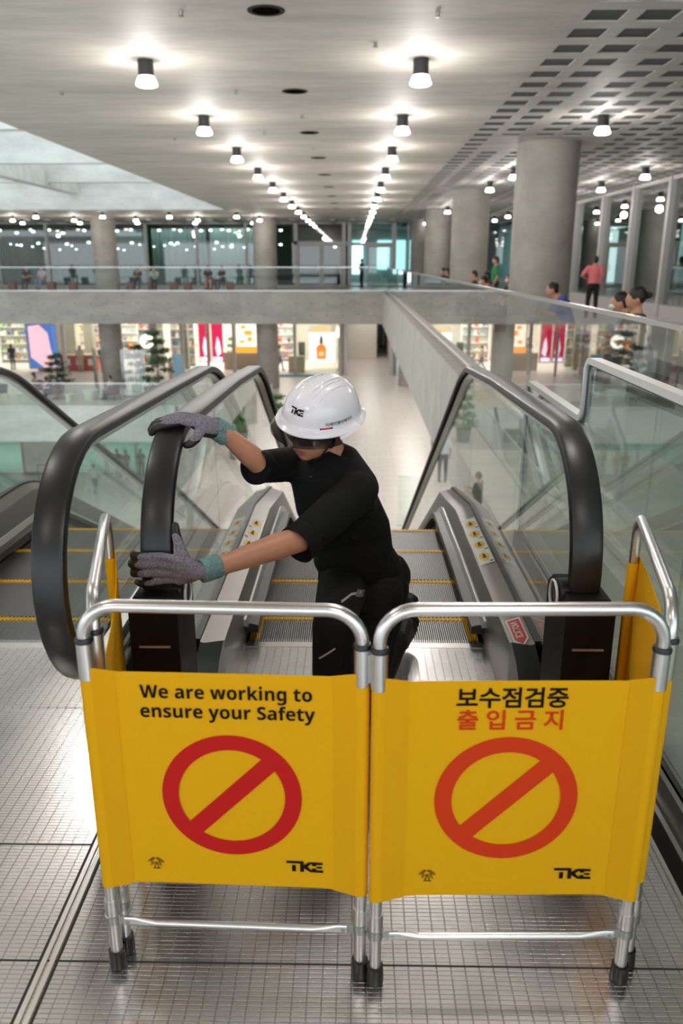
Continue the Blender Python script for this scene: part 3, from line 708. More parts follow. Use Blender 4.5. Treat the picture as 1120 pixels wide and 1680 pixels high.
            if s > 0 and not full:
                rs = flat('warning_sticker', [[(.12, -.83), (.50, -.88), (.88, -.83), (.88, -.66), (.12, -.66)]], MATS['sticker_white'], E_, lambda u, v: on(u, v + .10))
                flat('sticker_red_field', [[(.2, -.822), (.5, -.862), (.8, -.822), (.8, -.672), (.2, -.672)]], mat('sticker_red', (.70, .03, .02), .5), rs, lambda u, v: on(u, v + .10) + Vector((0, 0, .0006)))
                put_text('sticker_lettering', 'NOTICE', .034, MATS['sticker_white'], rs, lambda a, b: on(.5 - b * 14, -.652 - a) + Vector((0, 0, .0012)), .001)
    # steps
    def step(k):
        y0, y1 = comb - .18 + .43 * k, comb - .18 + .43 * (k + 1)
        m = MB(); mi = 0; w = hw - .008
        m.mi = 1; m.box(xc - w, xc + w, y0 + .002, y1 - .004, -.20, -.010)
        n = 108; p = 2 * w / n
        for i in range(n):
            a = xc - w + i * p; edge = k == 0 and (i < 5 or i > n - 6)
            m.mi = 2 if edge else 0
            m.box(a, a + p * .50, y0 + .004, y1 - .046, -.012, -.001)
            m.mi = 2
            # zig-zag cleats of the yellow nosing
            if i % 2: m.box(a, a + p * .8, y1 - .045, y1 - .004, -.012, .001)
            else: m.box(a, a + p * .8, y1 - .036, y1 - .012, -.012, .0)
        m.box(xc - w, xc + w, y1 - .042, y1 - .008, -.012, -.006)
        o = m.build('step', [GROOVE, GRV2, YEL], E_, False)
        return o
    for k in range(9):
        yc_ = comb - .18 + .43 * (k + .5); o = step(k); d = drop(yc_ + .22, 4.25, 1.3)
        o.location.z = -d
    o0 = step(8); o0.location.z = 0
    o0.location = (0, .43, -drop(comb - .18 + .43 * 9.7, 4.25, 1.3))
    for k in range(10, 24):
        c = o0.copy(); COL.objects.link(c); c.parent = E_; c.location = (0, .43 * (k - 8), -drop(comb - .18 + .43 * (k + .7), 4.25, 1.3))
    # comb plate with teeth and a plain strip
    m = MB(); w = hw - .004
    m.box(xc - w, xc + w, comb - .055, comb - .012, -.02, .004)
    for i in range(108): a = xc - w + i * 2 * w / 108; m.box(a + .005, a + .0078, comb - .014, comb + .018, -.008, .003)
    m.build('comb_plate', ALU, E_, False)
    m = MB(); m.box(xc - w - .02, xc + w + .02, comb - .5, comb - .055, -.02, .003); m.build('landing_plate', PLATE, E_, False)
    m = MB(); m.box(xc - hx - .08, xc + hx + .08, comb + 1.6, comb + 1.7, -1.6, -1.1); m.sweep([(xc, y, -.62 - drop(y, 3.9)) for y in ys_from(comb, YEND + 1.2, 4.2)], [(-hx - .08, 0), (-hx - .08, .1), (hx + .08, .1), (hx + .08, 0)]); m.build('truss_cladding', STEELD, E_)
    return E_
escalator('escalator', 'escalator behind the yellow barrier, the one the kneeling worker holds', .047, 2.03, 2.975, False)
escalator('escalator', 'left neighbour escalator with its full round handrail newel in the foreground', -1.36, 1.865, 2.95, True, stickers=False)
# filler between the two escalators and cladding to the right of the right one
m = MB(); m.rings([[(-.69, y, .20 - drop(y, DECKY, 1)), (-.63, y, .20 - drop(y, DECKY, 1)), (-.63, y, -.5 - drop(y, DECKY, 1)), (-.69, y, -.5 - drop(y, DECKY, 1))] for y in ys_from(2.4, 13, DECKY)])
struct('trim_10', m, STEELD)
m = MB(); m.box(.72, .872, 2.4, 4.4, -.30, -.005); struct('trim_11', m, STEELD)

# ------------------------------------------------------------------ folding barrier
B = thing('folding_barrier', 'yellow folding safety barrier with four banner panels on aluminium tube frames', 'barrier')
TUBE = .0130
# each frame: two feet positions, rail height
frames = [  # (p0, p1)
    ((-.520, 1.385), (.018, 1.368), .875, 'front'), ((.0505, 1.352), (.583, 1.364), .885, 'front'),
    ((-.512, 1.425), (-.655, 2.00), .868, 'side'), ((.612, 1.405), (.742, 1.985), .875, 'side')]
CLMP = mat('zinc_clamp', (.42, .44, .42), .35, .9)
def frame_panel(p0, p1, H, kind):
    a = Vector((*p0, 0)); b = Vector((*p1, 0)); d = (b - a).normalized(); n = Vector((d.y, -d.x, 0)); Lw = (b - a).length
    if n.y > 0 and kind == 'front': n = -n
    F_ = MB(); r = .068; path = [a + Vector((0, 0, .70))]
    for i in range(9): t = i / 8 * PI / 2; path.append(a + d * (r - r * math.cos(t)) + Vector((0, 0, H - r + r * math.sin(t))))
    for i in range(9): t = PI / 2 - i / 8 * PI / 2; path.append(a + d * (Lw - r + r * math.cos(t)) + Vector((0, 0, H - r + r * math.sin(t))))
    path.append(b + Vector((0, 0, .70)))
    F_.tube(path, TUBE, 18)
    fr = F_.build('top_tube', ALU, B)
    for q in (a, b):
        back = kind == 'side' and q is b
        if not back: m = MB(); m.tube([q + Vector((0, 0, .72)), q + Vector((0, 0, .80))], .0165, 20); m.build('sleeve', ALU, fr)
        m = MB(); m.tube([q + Vector((0, 0, .146)), q + Vector((0, 0, .186))], .0160, 20); m.build('sleeve', ALU, fr)
        if not back: m = MB(); m.lathe(q + Vector((0, 0, .80)), [(.010, -.002), (.018, -.002), (.0185, .003), (.016, .008), (.010, .009)], 20); m.build('rubber_ring', RUB2, fr)
        m = MB(); m.cyl(q + Vector((0, 0, .03)), q + Vector((0, 0, .73)), .0132, n=18); m.build('leg', ALU, B)
        m = MB(); m.lathe(q, [(.010, 0), (.0185, .001), (.0195, .008), (.0178, .045), (.0135, .047)], 20); m.build('foot_cap', RUB2, B)
        m = MB(); m.lathe(q + Vector((0, 0, .135)), [(.0135, -.011), (.0175, -.010), (.0175, .010), (.0135, .011)], 18); sg = 1 if q is a else -1
        Mx = Matrix(((d.x, n.x, 0), (d.y, n.y, 0), (0, 0, 1))); m.cbox(q + d * sg * .030 + n * .008 + Vector((0, 0, .135)), (.034, .003, .020), Mx)
        m.cyl(q + d * sg * .036 + n * .006 + Vector((0, 0, .135)), q + d * sg * .036 + n * .015 + Vector((0, 0, .135)), .0045, n=8)
        m.build('clamp', CLMP, B)
    # stay bar flattened at the ends
    m = MB(); R = []
    for t, hw_, hh in ((.028, .0015, .010), (.05, .0015, .011), (.075, .005, .009), (.10, .0075, .0075)):
        R.append((t, hw_, hh))
    R = R + [(Lw - t, a_, b_) for t, a_, b_ in R[::-1]]
    m.rings([[a + d * t + n * (.012 + math.cos(2 * PI * j / 12) * w_) + Vector((0, 0, .135 + math.sin(2 * PI * j / 12) * h_)) for j in range(12)] for t, w_, h_ in R])
    m.build('stay_bar', ALU, B)
    # banner: fabric sleeve round both tubes, slightly bowed sheet between
    zt, zb = .738, .236
    if kind == 'front':
        N = 34; K = 8
        def pos(u, v):        # u 0..1 across, v 0..1 up
            bow = math.sin(PI * u) ** .6 * .004; edge = min(u, 1 - u)
            sag = .012 * (1 - min(1, edge / .12)) * (1 if v < .5 else -1) * (abs(v - .5) * 2) ** 3
            off = .0150 - .0085 * min(1, edge / .14) ** .7 - bow * .5
            return a + d * (Lw * u) + n * off + Vector((0, 0, zb + (zt - zb) * v - sag * (1 if v < .5 else 1)))
        def sheet(nm, u0, u1, mm, o):
            vs = []; fs = []; nu = max(3, int(N * (u1 - u0)))
            for side in (0, 1):
                for i in range(nu + 1):
                    for k in range(K + 1): vs.append(pos(u0 + (u1 - u0) * i / nu, k / K) - n * (.0012 * side) + n * o)
            q_ = (nu + 1) * (K + 1)
            for i in range(nu):
                for k in range(K):
                    t0 = i * (K + 1) + k; fs.append((t0, t0 + 1, t0 + K + 2, t0 + K + 1)); fs.append((q_ + t0, q_ + t0 + K + 1, q_ + t0 + K + 2, q_ + t0 + 1))
            for i in range(nu):
                for e in (0, K): t0 = i * (K + 1) + e; fs.append((t0, t0 + K + 1, q_ + t0 + K + 1, q_ + t0))
            for i in (0, nu):
                for k in range(K): t0 = i * (K + 1) + k; fs.append((t0, t0 + 1, q_ + t0 + 1, q_ + t0))
            m = MB(); m.add(vs, fs); return m.build(nm, mm, fbr)
        m = MB(); vs = []; fs = []
        for i in range(N + 1):
            for k in range(K + 1): vs.append(pos(i / N, k / K))
        for i in range(N + 1):
            for k in range(K + 1): vs.append(pos(i / N, k / K) - n * .0012)
        q_ = (N + 1) * (K + 1)
        for i in range(N):
            for k in range(K):
                t0 = i * (K + 1) + k; fs.append((t0, t0 + 1, t0 + K + 2, t0 + K + 1)); fs.append((q_ + t0, q_ + t0 + K + 1, q_ + t0 + K + 2, q_ + t0 + 1))
            for e in (0, K): t0 = i * (K + 1) + e; fs.append((t0, t0 + K + 1, q_ + t0 + K + 1, q_ + t0))
        m.add(vs, fs)
        for q in (a, b):   # sleeve of cloth around the tube
            m.tube([q + Vector((0, 0, zb - .012)), q + Vector((0, 0, zt - (.004)))], .0150, 20)
        fbr = m.build('banner', FAB, B)
        for u0, u1 in ((.02, .105), (.895, .98)): sheet('hem', u0, u1, FAB2, .0012)
        def on(u, v, e=.0022):
            """u, v in metres from the banner's centre"""
            uu = .5 + u / Lw; vv = .5 + v / (zt - zb); return pos(uu, vv) + n * e
        return on, fbr, Lw
    else:
        # side banner: sheet stretched from tube to tube, folded where it wraps the far tube
        m = MB(); K = 6; N = 10; vs = []; fs = []; s_ = -1 if a.x < 0 else 1
        for side in (0, 1):
            for i in range(N + 1):
                for k in range(K + 1):
                    u = i / N; bul = math.sin(PI * u) * .012 * math.sin(k * 1.1 + 1) ; v = k / K
                    vs.append(a + d * (Lw * u) + n * (bul + .014 - .0015 * side) + Vector((0, 0, zb + (zt + .018 * u - zb) * v)))
        q_ = (N + 1) * (K + 1)
        for i in range(N):
            for k in range(K):
                t0 = i * (K + 1) + k; fs.append((t0, t0 + 1, t0 + K + 2, t0 + K + 1)); fs.append((q_ + t0, q_ + t0 + K + 1, q_ + t0 + K + 2, q_ + t0 + 1))
            for e in (0, K): t0 = i * (K + 1) + e; fs.append((t0, t0 + K + 1, q_ + t0 + K + 1, q_ + t0))
        m.add(vs, fs)
        for q in (a, b): m.tube([q + Vector((0, 0, zb)), q + Vector((0, 0, zt))], .0150, 18)
        m.build('banner', FAB, B)
on1, fb1, W1 = frame_panel(*frames[0]); on2, fb2, W2 = frame_panel(*frames[1]); frame_panel(*frames[2]); frame_panel(*frames[3])
# hinge clips joining neighbouring frames
for x, y in ((.0345, 1.360), (-.516, 1.405), (.5975, 1.385)):
    for z in (.76, .165): m = MB(); m.box(x - .006, x + .006, y - .006, y + .006, z - .03, z + .03); m.build('hinge_clip', CLMP, B, False)
put_text('lettering', sans_bold('We are working to') + '\n' + sans_bold('ensure your Safety'), .0400, BLACKINK, fb1, lambda x, y: on1(x + .004, y + .186), .0000, 1.0, 'CENTER', 1.08, .92)
put_text('lettering', '보수점검중', .0475, BLACKINK, fb2, lambda x, y: on2(x - .011, y + .2125), .0009, .99)
put_text('lettering', '출 입 금 지', .0475, ORINK, fb2, lambda x, y: on2(x - .011, y + .164), .0008, .98)
def ring_sign(on, fbr, col, cx, cy, R0, R1):
    n = 64; q = [[(cx + R0 * math.cos(2 * PI * i / n), cy + R0 * math.sin(2 * PI * i / n)), (cx + R0 * math.cos(2 * PI * (i + 1) / n), cy + R0 * math.sin(2 * PI * (i + 1) / n)), (cx + R1 * math.cos(2 * PI * (i + 1) / n), cy + R1 * math.sin(2 * PI * (i + 1) / n)), (cx + R1 * math.cos(2 * PI * i / n), cy + R1 * math.sin(2 * PI * i / n))] for i in range(n)]
    c, s = math.cos(PI / 4), math.sin(PI / 4); w = (R1 - R0) * .55; k = 12
    for i in range(k):
        t0, t1 = -R0 * 1.02 + 2.04 * R0 * i / k, -R0 * 1.02 + 2.04 * R0 * (i + 1) / k
        q.append([(cx + t0 * c - w * s, cy + t0 * s + w * c), (cx + t0 * c + w * s, cy + t0 * s - w * c), (cx + t1 * c + w * s, cy + t1 * s - w * c), (cx + t1 * c - w * s, cy + t1 * s + w * c)])
    flat('prohibition_ring', q, col, fbr, lambda x, y: on(x, y, .0021))
ring_sign(on1, fb1, REDINK, .006, -.028, .109, .143)
ring_sign(on2, fb2, ORINK, -.010, -.014, .109, .143)
LW = .0265
for on, fbr, cx in ((on1, fb1, .153), (on2, fb2, .139)):
    flat('emblem', [[(x * LW, y * LW) for x, y in q] for q in LOGO], BLACKINK, fbr, lambda x, y, on=on, cx=cx: on(cx - .039 + x, -.209 + y))
def icon(on, fbr, cx):
    P_ = lambda x, y: ((x - 480) / 20500, (560 - y) / 20500)
    L_ = [((130, 490), (200, 400)), ((200, 400), (370, 260)), ((370, 260), (430, 300)), ((430, 300), (260, 420)), ((260, 420), (270, 570)), ((345, 420), (350, 580)), ((350, 580), (240, 670)),
          ((820, 510), (750, 400)), ((750, 400), (560, 260)), ((560, 260), (490, 300)), ((490, 300), (680, 430)), ((690, 430), (700, 570)), ((610, 420), (620, 590)), ((620, 590), (740, 690)),
          ((340, 810), (670, 820)), ((415, 800), (415, 690)), ((415, 690), (460, 610)), ((570, 800), (575, 690)), ((575, 690), (520, 610)), ((430, 540), (450, 500)), ((450, 500), (520, 500)), ((520, 500), (540, 540)), ((540, 540), (500, 580)), ((500, 580), (450, 575)), ((450, 575), (430, 540))]
    flat('helping_hands_icon', strokes([(P_(*a), P_(*b)) for a, b in L_], .0016), BLACKINK, fbr, lambda x, y: on(cx + x, -.200 + y))
icon(on1, fb1, -.162); icon(on2, fb2, -.162)
# maker's plate cast into the landing plate
m = MB(); m.lathe((-.735, 2.18, .0018), [(.0135, 0), (.0165, 0), (.0165, .0008), (.0135, .0008)], 24)
n_ = tag(m.build('cast_badge', mat('badge_grey', (.22, .20, .20), .5, .4)), 'small oval and rectangular cast badge on the left landing plate beside the barrier', 'badge')
m = MB(); m.box(-.705, -.63, 2.163, 2.197, .0012, .0022); m.build('badge_field', MATS['badge_grey'], n_, False)
put_text('badge_lettering', 'ThyssenKrupp', .017, mat('badge_letter', (.62, .6, .6), .4, .8), n_, lambda x, y: Vector((-.700 + x, 2.18 + y, .0026)), .0003, 1, 'LEFT')

# ------------------------------------------------------------------ the worker
V = Vector
def attach(o, root): o.parent = root; o.location = -root.location; return o
WK = thing('person', 'kneeling person in black clothes, white hard hat and grey gloves gripping the handrail', 'person', (.03, 2.45, 0))
SHIRT = mat('black_shirt_cloth', (.0045, .0045, .005), .85, spec=.25, bump=('stretch', 9, .6))
PANTS = mat('black_work_trousers', (.007, .007, .0075), .85, spec=.25, bump=('stretch', 11, .6))
GLOVE = mat('grey_knit_glove', (.21, .195, .235), .9, bump=('n', 260, .5), vary=(170, .35))
GCOAT = mat('black_glove_coating', (.014, .014, .016), .5)
CUFF = mat('teal_knit_cuff', (.17, .30, .30), .9, bump=('n', 200, .5), vary=(150, .25))
BOOT = mat('black_boot_leather', (.012, .012, .012), .4)
REFL = mat('reflective_grey_tape', (.42, .42, .43), .5)
J = dict(pelvis=V((.035, 2.60, .43)), belly=V((-.005, 2.585, .58)), chest=V((-.062, 2.55, .735)), uchest=V((-.085, 2.54, .82)), neck=V((-.060, 2.56, .892)),
         shL=V((.012, 2.435, .800)), elL=V((-.140, 2.245, .715)), wrL=V((-.392, 2.02, .697)),
         shR=V((-.205, 2.645, .838)), elR=V((-.290, 2.47, .872)), wrR=V((-.392, 2.352, 1.008)),
         hipL=V((.105, 2.585, .42)), hipR=V((-.035, 2.52, .44)), knL=V((.030, 2.335, .075)), anL=V((.160, 2.74, .125)),
         knR=V((-.058, 2.17, .462)), anR=V((-.066, 2.10, .07)))
ax = (J['shL'] - J['shR']); ax.z = 0; ax.normalize()
def ringp(c, t, a, ra, rb, n=24, e=1.0):
    t = V(t).normalized(); a = (V(a) - t * V(a).dot(t)).normalized(); b = t.cross(a)
    return [V(c) + a * math.copysign(abs(math.cos(q)) ** e, math.cos(q)) * ra + b * math.copysign(abs(math.sin(q)) ** e, math.sin(q)) * rb for q in [2 * PI * j / n for j in range(n)]]
# head frame
Hf = V((-.62, -.74, -.20)).normalized(); Hu0 = V((.12, -.24, 1)); Hu = (Hu0 - Hf * Hu0.dot(Hf)).normalized(); Hl = Hu.cross(Hf)
Ho = V((-.114, 2.510, 1.000))
HM = Matrix((Hl, Hf, Hu)).transposed()
def hp(l, f, u): return Ho + Hl * l + Hf * f + Hu * u
def torso(mb, k=1.0, low=True):
    sp = [(J['pelvis'] + V((0, 0, -.06)), .135, .105), (J['pelvis'] + V((0, 0, .03)), .142, .112), (J['belly'], .130, .112), (J['chest'], .150, .120), (J['uchest'], .142, .100), (J['neck'] + V((0, .0, .0)), .070, .066)]
    R = []
    for i, (c, a, b) in enumerate(sp):
        t = sp[min(i + 1, 5)][0] - sp[max(i - 1, 0)][0]
        lat = ax if i > 2 else (ax * .6 + V((.75, .15, 0)) * .4)
        R.append(ringp(c, t, lat, a * k, b * k))
    mb.rings(R)
b = MB(); torso(b, .88)
b.cap(J['neck'] + V((0, 0, -.04)), hp(0, -.02, -.05), .052, .052)
b.ell(hp(0, -.008, .035), (.075, .094, .088), HM, 22, 14); b.ell(hp(0, .030, -.045), (.058, .062, .060), HM, 20, 12); b.ell(hp(0, .058, -.082), (.030, .026, .022), HM)
b.ell(hp(0, .048, -.010), (.055, .045, .050), HM)
b.cap(hp(0, .082, .012), hp(0, .106, -.026), .008, .0125); b.ell(hp(.011, .097, -.031), (.008, .009, .007), HM); b.ell(hp(-.011, .097, -.031), (.008, .009, .007), HM)
for s in (-1, 1):
    b.ell(hp(s * .036, .068, -.018), (.020, .018, .020), HM); b.ell(hp(s * .028, .088, .020), (.020, .010, .007), HM)
    b.ell(hp(s * .077, -.004, -.018), (.008, .018, .030), HM); b.ell(hp(s * .082, -.014, -.008), (.006, .012, .018), HM)
b.cap(J['shL'], J['elL'], .046, .040); b.cap(J['elL'], J['elL'] * .55 + J['wrL'] * .45, .041, .036); b.cap(J['elL'] * .7 + J['wrL'] * .3, J['wrL'], .040, .026)
b.cap(J['shR'], J['elR'], .044, .038); b.cap(J['elR'], J['elR'] * .55 + J['wrR'] * .45, .039, .036); b.cap(J['elR'] * .7 + J['wrR'] * .3, J['wrR'], .038, .025)
b.cap(J['wrL'], J['wrL'] + V((-.06, -.01, .002)), .025, .022); b.cap(J['wrR'], J['wrR'] + V((-.05, -.02, .01)), .024, .02)
for h, k, a in (('hipL', 'knL', 'anL'), ('hipR', 'knR', 'anR')): b.cap(J[h], J[k], .066, .046); b.cap(J[k], J[a], .045, .032)
b.cap(J['anL'], J['anL'] + V((.03, .10, -.05)), .032, .025); b.cap(J['anR'], J['anR'] + V((-.05, -.10, -.035)), .032, .025)
attach(blob(b, 'body', SKIN, None, .0055, 5), WK)
m = MB(); m.cap(hp(-.018, .0905, -.060), hp(.018, .0905, -.060), .0045, .0045); m.ell(hp(0, .091, -.067), (.014, .006, .0045), HM); attach(m.build('lips', mat('lips', (.34, .12, .10), .45)), WK)
m = MB(); m.ell(hp(0, -.016, .02), (.080, .096, .082), HM, 24, 14); m.ell(hp(0, -.050, -.030), (.064, .052, .045), HM)
for s in (-1, 1): m.cap(hp(s * .077, .022, .01), hp(s * .075, .024, -.022), .006, .004)
attach(blob(m, 'hair', HAIR, None, .006, 4), WK)
# shirt with sleeves, collar and folds
b = MB()
sp = [(J['pelvis'] + V((.002, .004, .02)), .152, .122), (J['belly'] + V((.002, 0, -.05)), .146, .124), (J['belly'] + V((0, 0, .04)), .136, .120), (J['chest'], .156, .126), (J['uchest'] + V((.0, 0, .005)), .150, .110), (J['neck'] + V((.002, .002, -.010)), .088, .080)]
b.rings([ringp(c, sp[min(i + 1, 5)][0] - sp[max(i - 1, 0)][0], ax if i > 2 else (ax * .6 + V((.75, .15, 0)) * .4), a, bb) for i, (c, a, bb) in enumerate(sp)])
b.cap(J['uchest'] + ax * .08 + V((0, 0, -.01)), J['shL'] + V((0, 0, -.006)), .062, .062); b.cap(J['shL'], J['elL'] + (J['elL'] - J['shL']) * -.06, .068, .060)
b.cap(J['uchest'] - ax * .08 + V((0, 0, -.01)), J['shR'] + V((0, 0, -.004)), .058, .058); b.cap(J['shR'], J['elR'] + (J['elR'] - J['shR']) * -.04, .062, .054)
b.cap(J['chest'] + ax * .11, J['shL'] + V((0, .02, -.03)), .06, .055); b.cap(J['neck'] + V((.015, .015, -.035)), J['shL'] + V((.01, .03, .005)), .072, .062); b.cap(J['neck'] + V((-.01, .0, -.04)), J['shR'] + V((.01, .0, -.0)), .066, .055)
for p0, p1, r in (((.060, 2.50, .74), (-.06, 2.40, .70), .016), ((.075, 2.52, .68), (.0, 2.44, .64), .015), ((.09, 2.55, .60), (.02, 2.47, .57), .016), ((.115, 2.57, .54), (.03, 2.48, .515), .016), ((.12, 2.60, .50), (.04, 2.49, .47), .018),
                  ((.02, 2.46, .845), (-.07, 2.47, .77), .014), ((.045, 2.52, .80), (.07, 2.55, .66), .018), ((-.02, 2.41, .75), (-.13, 2.29, .695), .014), ((.0, 2.40, .83), (-.12, 2.30, .765), .012)):
    b.cap(p0, p1, r, r * .7)
sh = attach(blob(b, 'shirt', SHIRT, None, .007, 5), WK)
# remove the closed ends of the sleeves visually by rolled hems
for el, s_, r in ((J['elL'], J['shL'], .0615), (J['elR'], J['shR'], .0555)):
    m = MB(); d = (el - s_).normalized(); c = el + d * .045; m.rings([ringp(c + d * q, d, (0, 0, 1), r * k_, r * k_) for q, k_ in ((-.05, .93), (-.012, 1.0), (.004, 1.0), (.006, .96), (-.01, .86))]); attach(m.build('sleeve_hem', SHIRT), WK)
m = MB(); m.rings([ringp(J['neck'] + V((-.002, -.002, z)), Hu + V((0, 0, 1)), ax, r, r * .95) for z, r in ((-.02, .086), (.004, .076), (.014, .070), (.015, .065), (.0, .066))]); attach(m.build('collar', SHIRT), WK)
m = MB(); c = P0 = V((-.130, 2.455, .835)); m.cbox(c, (.016, .004, .024), Matrix.Rotation(-.3, 3, 'Y')); attach(m.build('collar_tab', mat('grey_blue_tab', (.10, .14, .17), .7)), WK)
# small white chest emblem
m = MB(); m.prism([(0, 0), (.006, .004), (.004, .012), (.010, .020), (.004, .024), (.0, .014), (-.004, .006)], Matrix.Translation((-.105, 2.410, .745)) @ Matrix.Rotation(PI / 2, 4, 'X'), .002)
attach(m.build('chest_emblem', WHITE, None, False), WK)
# trousers
b = MB()
b.rings([ringp(c, (0, 0, 1), (1, .1, 0), a, bb) for c, a, bb in ((J['pelvis'] + V((0, 0, -.075)), .120, .10), (J['pelvis'] + V((0, 0, -.02)), .146, .118), (J['pelvis'] + V((0, 0, .055)), .140, .112))])
b.cap(J['hipL'], J['knL'], .094, .066); b.cap(J['hipL'] + V((-.01, -.07, .0)), J['knL'] + V((0, .02, .04)), .078, .066); b.cap(J['knL'], J['anL'], .066, .050)
b.cap(J['hipR'], J['knR'], .088, .064); b.cap(J['knR'], J['knR'] * .5 + J['anR'] * .5, .066, .062); b.cap(J['knR'] * .55 + J['anR'] * .45, J['anR'] + V((0, 0, .02)), .064, .054)
b.cap(J['hipL'] + V((.01, .03, .02)), J['hipR'] + V((0, .04, .02)), .09, .09)
for p0, p1, r in (((.14, 2.52, .44), (.04, 2.43, .38), .018), ((.13, 2.50, .36), (.03, 2.40, .30), .016), ((.10, 2.44, .26), (.0, 2.34, .20), .016), ((-.10, 2.15, .40), (-.01, 2.12, .36), .012), ((-.11, 2.14, .30), (-.02, 2.10, .26), .012)):
    b.cap(p0, p1, r, r * .7)
attach(blob(b, 'trousers', PANTS, None, .008, 5), WK)
def patch(nm, c, n, upv, w, h, mm):
    n = V(n).normalized(); u = V(upv); u = (u - n * u.dot(n)).normalized(); r_ = u.cross(n); m = MB()
    m.add([V(c) + r_ * x * w / 2 + u * y * h / 2 + n * z for z in (0, .002) for x, y in ((-1, -1), (1, -1), (1, 1), (-1, 1))], [(0, 1, 2, 3), (4, 5, 6, 7), (0, 1, 5, 4), (1, 2, 6, 5), (2, 3, 7, 6), (3, 0, 4, 7)])
    return attach(m.build(nm, mm, None, False), WK)
# reflective tapes sewn on the trouser legs, laid on the cloth by casting along a fixed direction
tr = [o for o in WK.children if o.name.startswith('trousers')][0]
def sewn(nm, pts, w, d, mm, n=10):
    d = V(d).normalized(); vs = []
    for i in range(n + 1):
        t = i / n * (len(pts) - 1); k = min(int(t), len(pts) - 2); a = V(pts[k]).lerp(V(pts[k + 1]), t - k); tg = (V(pts[k + 1]) - V(pts[k])).normalized(); sd = tg.cross(d).normalized() * w / 2
        for s_ in (-1, 1):
            o0 = a + sd * s_ - d * .4; ok, loc, nr, _ = tr.ray_cast(o0, d)
            vs.append((loc if ok else a + sd * s_) - d * .0016)
    m = MB(); k = len(vs); m.add(vs + [v + d * .0012 for v in vs], [(2 * i, 2 * i + 1, 2 * i + 3, 2 * i + 2) for i in range(n)] + [(k + 2 * i, k + 2 * i + 2, k + 2 * i + 3, k + 2 * i + 1) for i in range(n)])
    return attach(m.build(nm, mm, None, True), WK)
sewn('reflective_tape', [(-.036, 2.35, .478), (-.005, 2.35, .492), (.030, 2.35, .488)], .006, (0, 1, -.3), REFL)
sewn('reflective_tape', [(.010, 2.35, .492), (.036, 2.35, .480)], .018, (0, 1, -.3), mat('dark_grey_tape', (.16, .16, .165), .6))
sewn('reflective_tape', [(-.100, 2.10, .385), (-.052, 2.10, .42)], .005, (0, 1, -.3), REFL)
# shoes: rear boot on its toe, front boot flat
m = MB(); A = J['anL']; m.cap(A + V((.01, .03, -.02)), A + V((.052, .185, -.055)), .048, .040); m.cap(A + V((0, .0, .0)), A + V((.03, .10, .02)), .046, .044); m.ell(A + V((.055, .20, -.045)), (.046, .034, .050))
attach(blob(m, 'boot', BOOT, None, .007, 4), WK)
m = MB(); m.lathe(A + V((.060, .215, -.035)), [(.01, 0), (.046, .0), (.050, .012), (.048, .022), (.02, .024)], 20, Matrix.Rotation(-1.2, 3, 'X')); attach(m.build('boot_sole', mat('boot_sole_rubber', (.008, .008, .008), .6)), WK)
m = MB(); A = J['anR']; m.cap(A + V((0, .02, -.02)), A + V((-.065, -.13, -.028)), .046, .038, sq=(1, 1)); m.cap(A, A + V((0, 0, .05)), .048, .05); attach(blob(m, 'boot', BOOT, None, .007, 4), WK)
m = MB(); m.rings([[V((A.x - .012 + x * 1.0 + y * .45, A.y + y, z)) for x, y in ((-.045, .07), (.045, .07), (.052, -.05), (.04, -.17), (.0, -.20), (-.04, -.17), (-.052, -.05))] for z in (.0, .022)]); attach(m.build('boot_sole', MATS['boot_sole_rubber']), WK)
# torch in the back pocket
m = MB(); t0, t1 = V((.180, 2.74, .235)), V((.228, 2.80, .285)); d = (t1 - t0).normalized(); m.cyl(t0, t0 + d * .045, .014, .016); m.cyl(t0 + d * .045, t0 + d * .062, .016, .026); m.cyl(t0 + d * .062, t0 + d * .085, .027, .027, 14); attach(m.build('torch', RUB2), WK)
m = MB(); m.lathe(t0 + d * .006, [(.010, -.003), (.0165, -.003), (.0165, .003), (.010, .003)], 16, d.to_track_quat('Z', 'Y').to_matrix()); attach(m.build('torch_ring', mat('red_white_ring', (.62, .12, .10), .4)), WK)

# gloves
def finger(mb, pts, rs):
    for i in range(len(pts) - 1): mb.cap(pts[i], pts[i + 1], rs[i], rs[i + 1], 12)
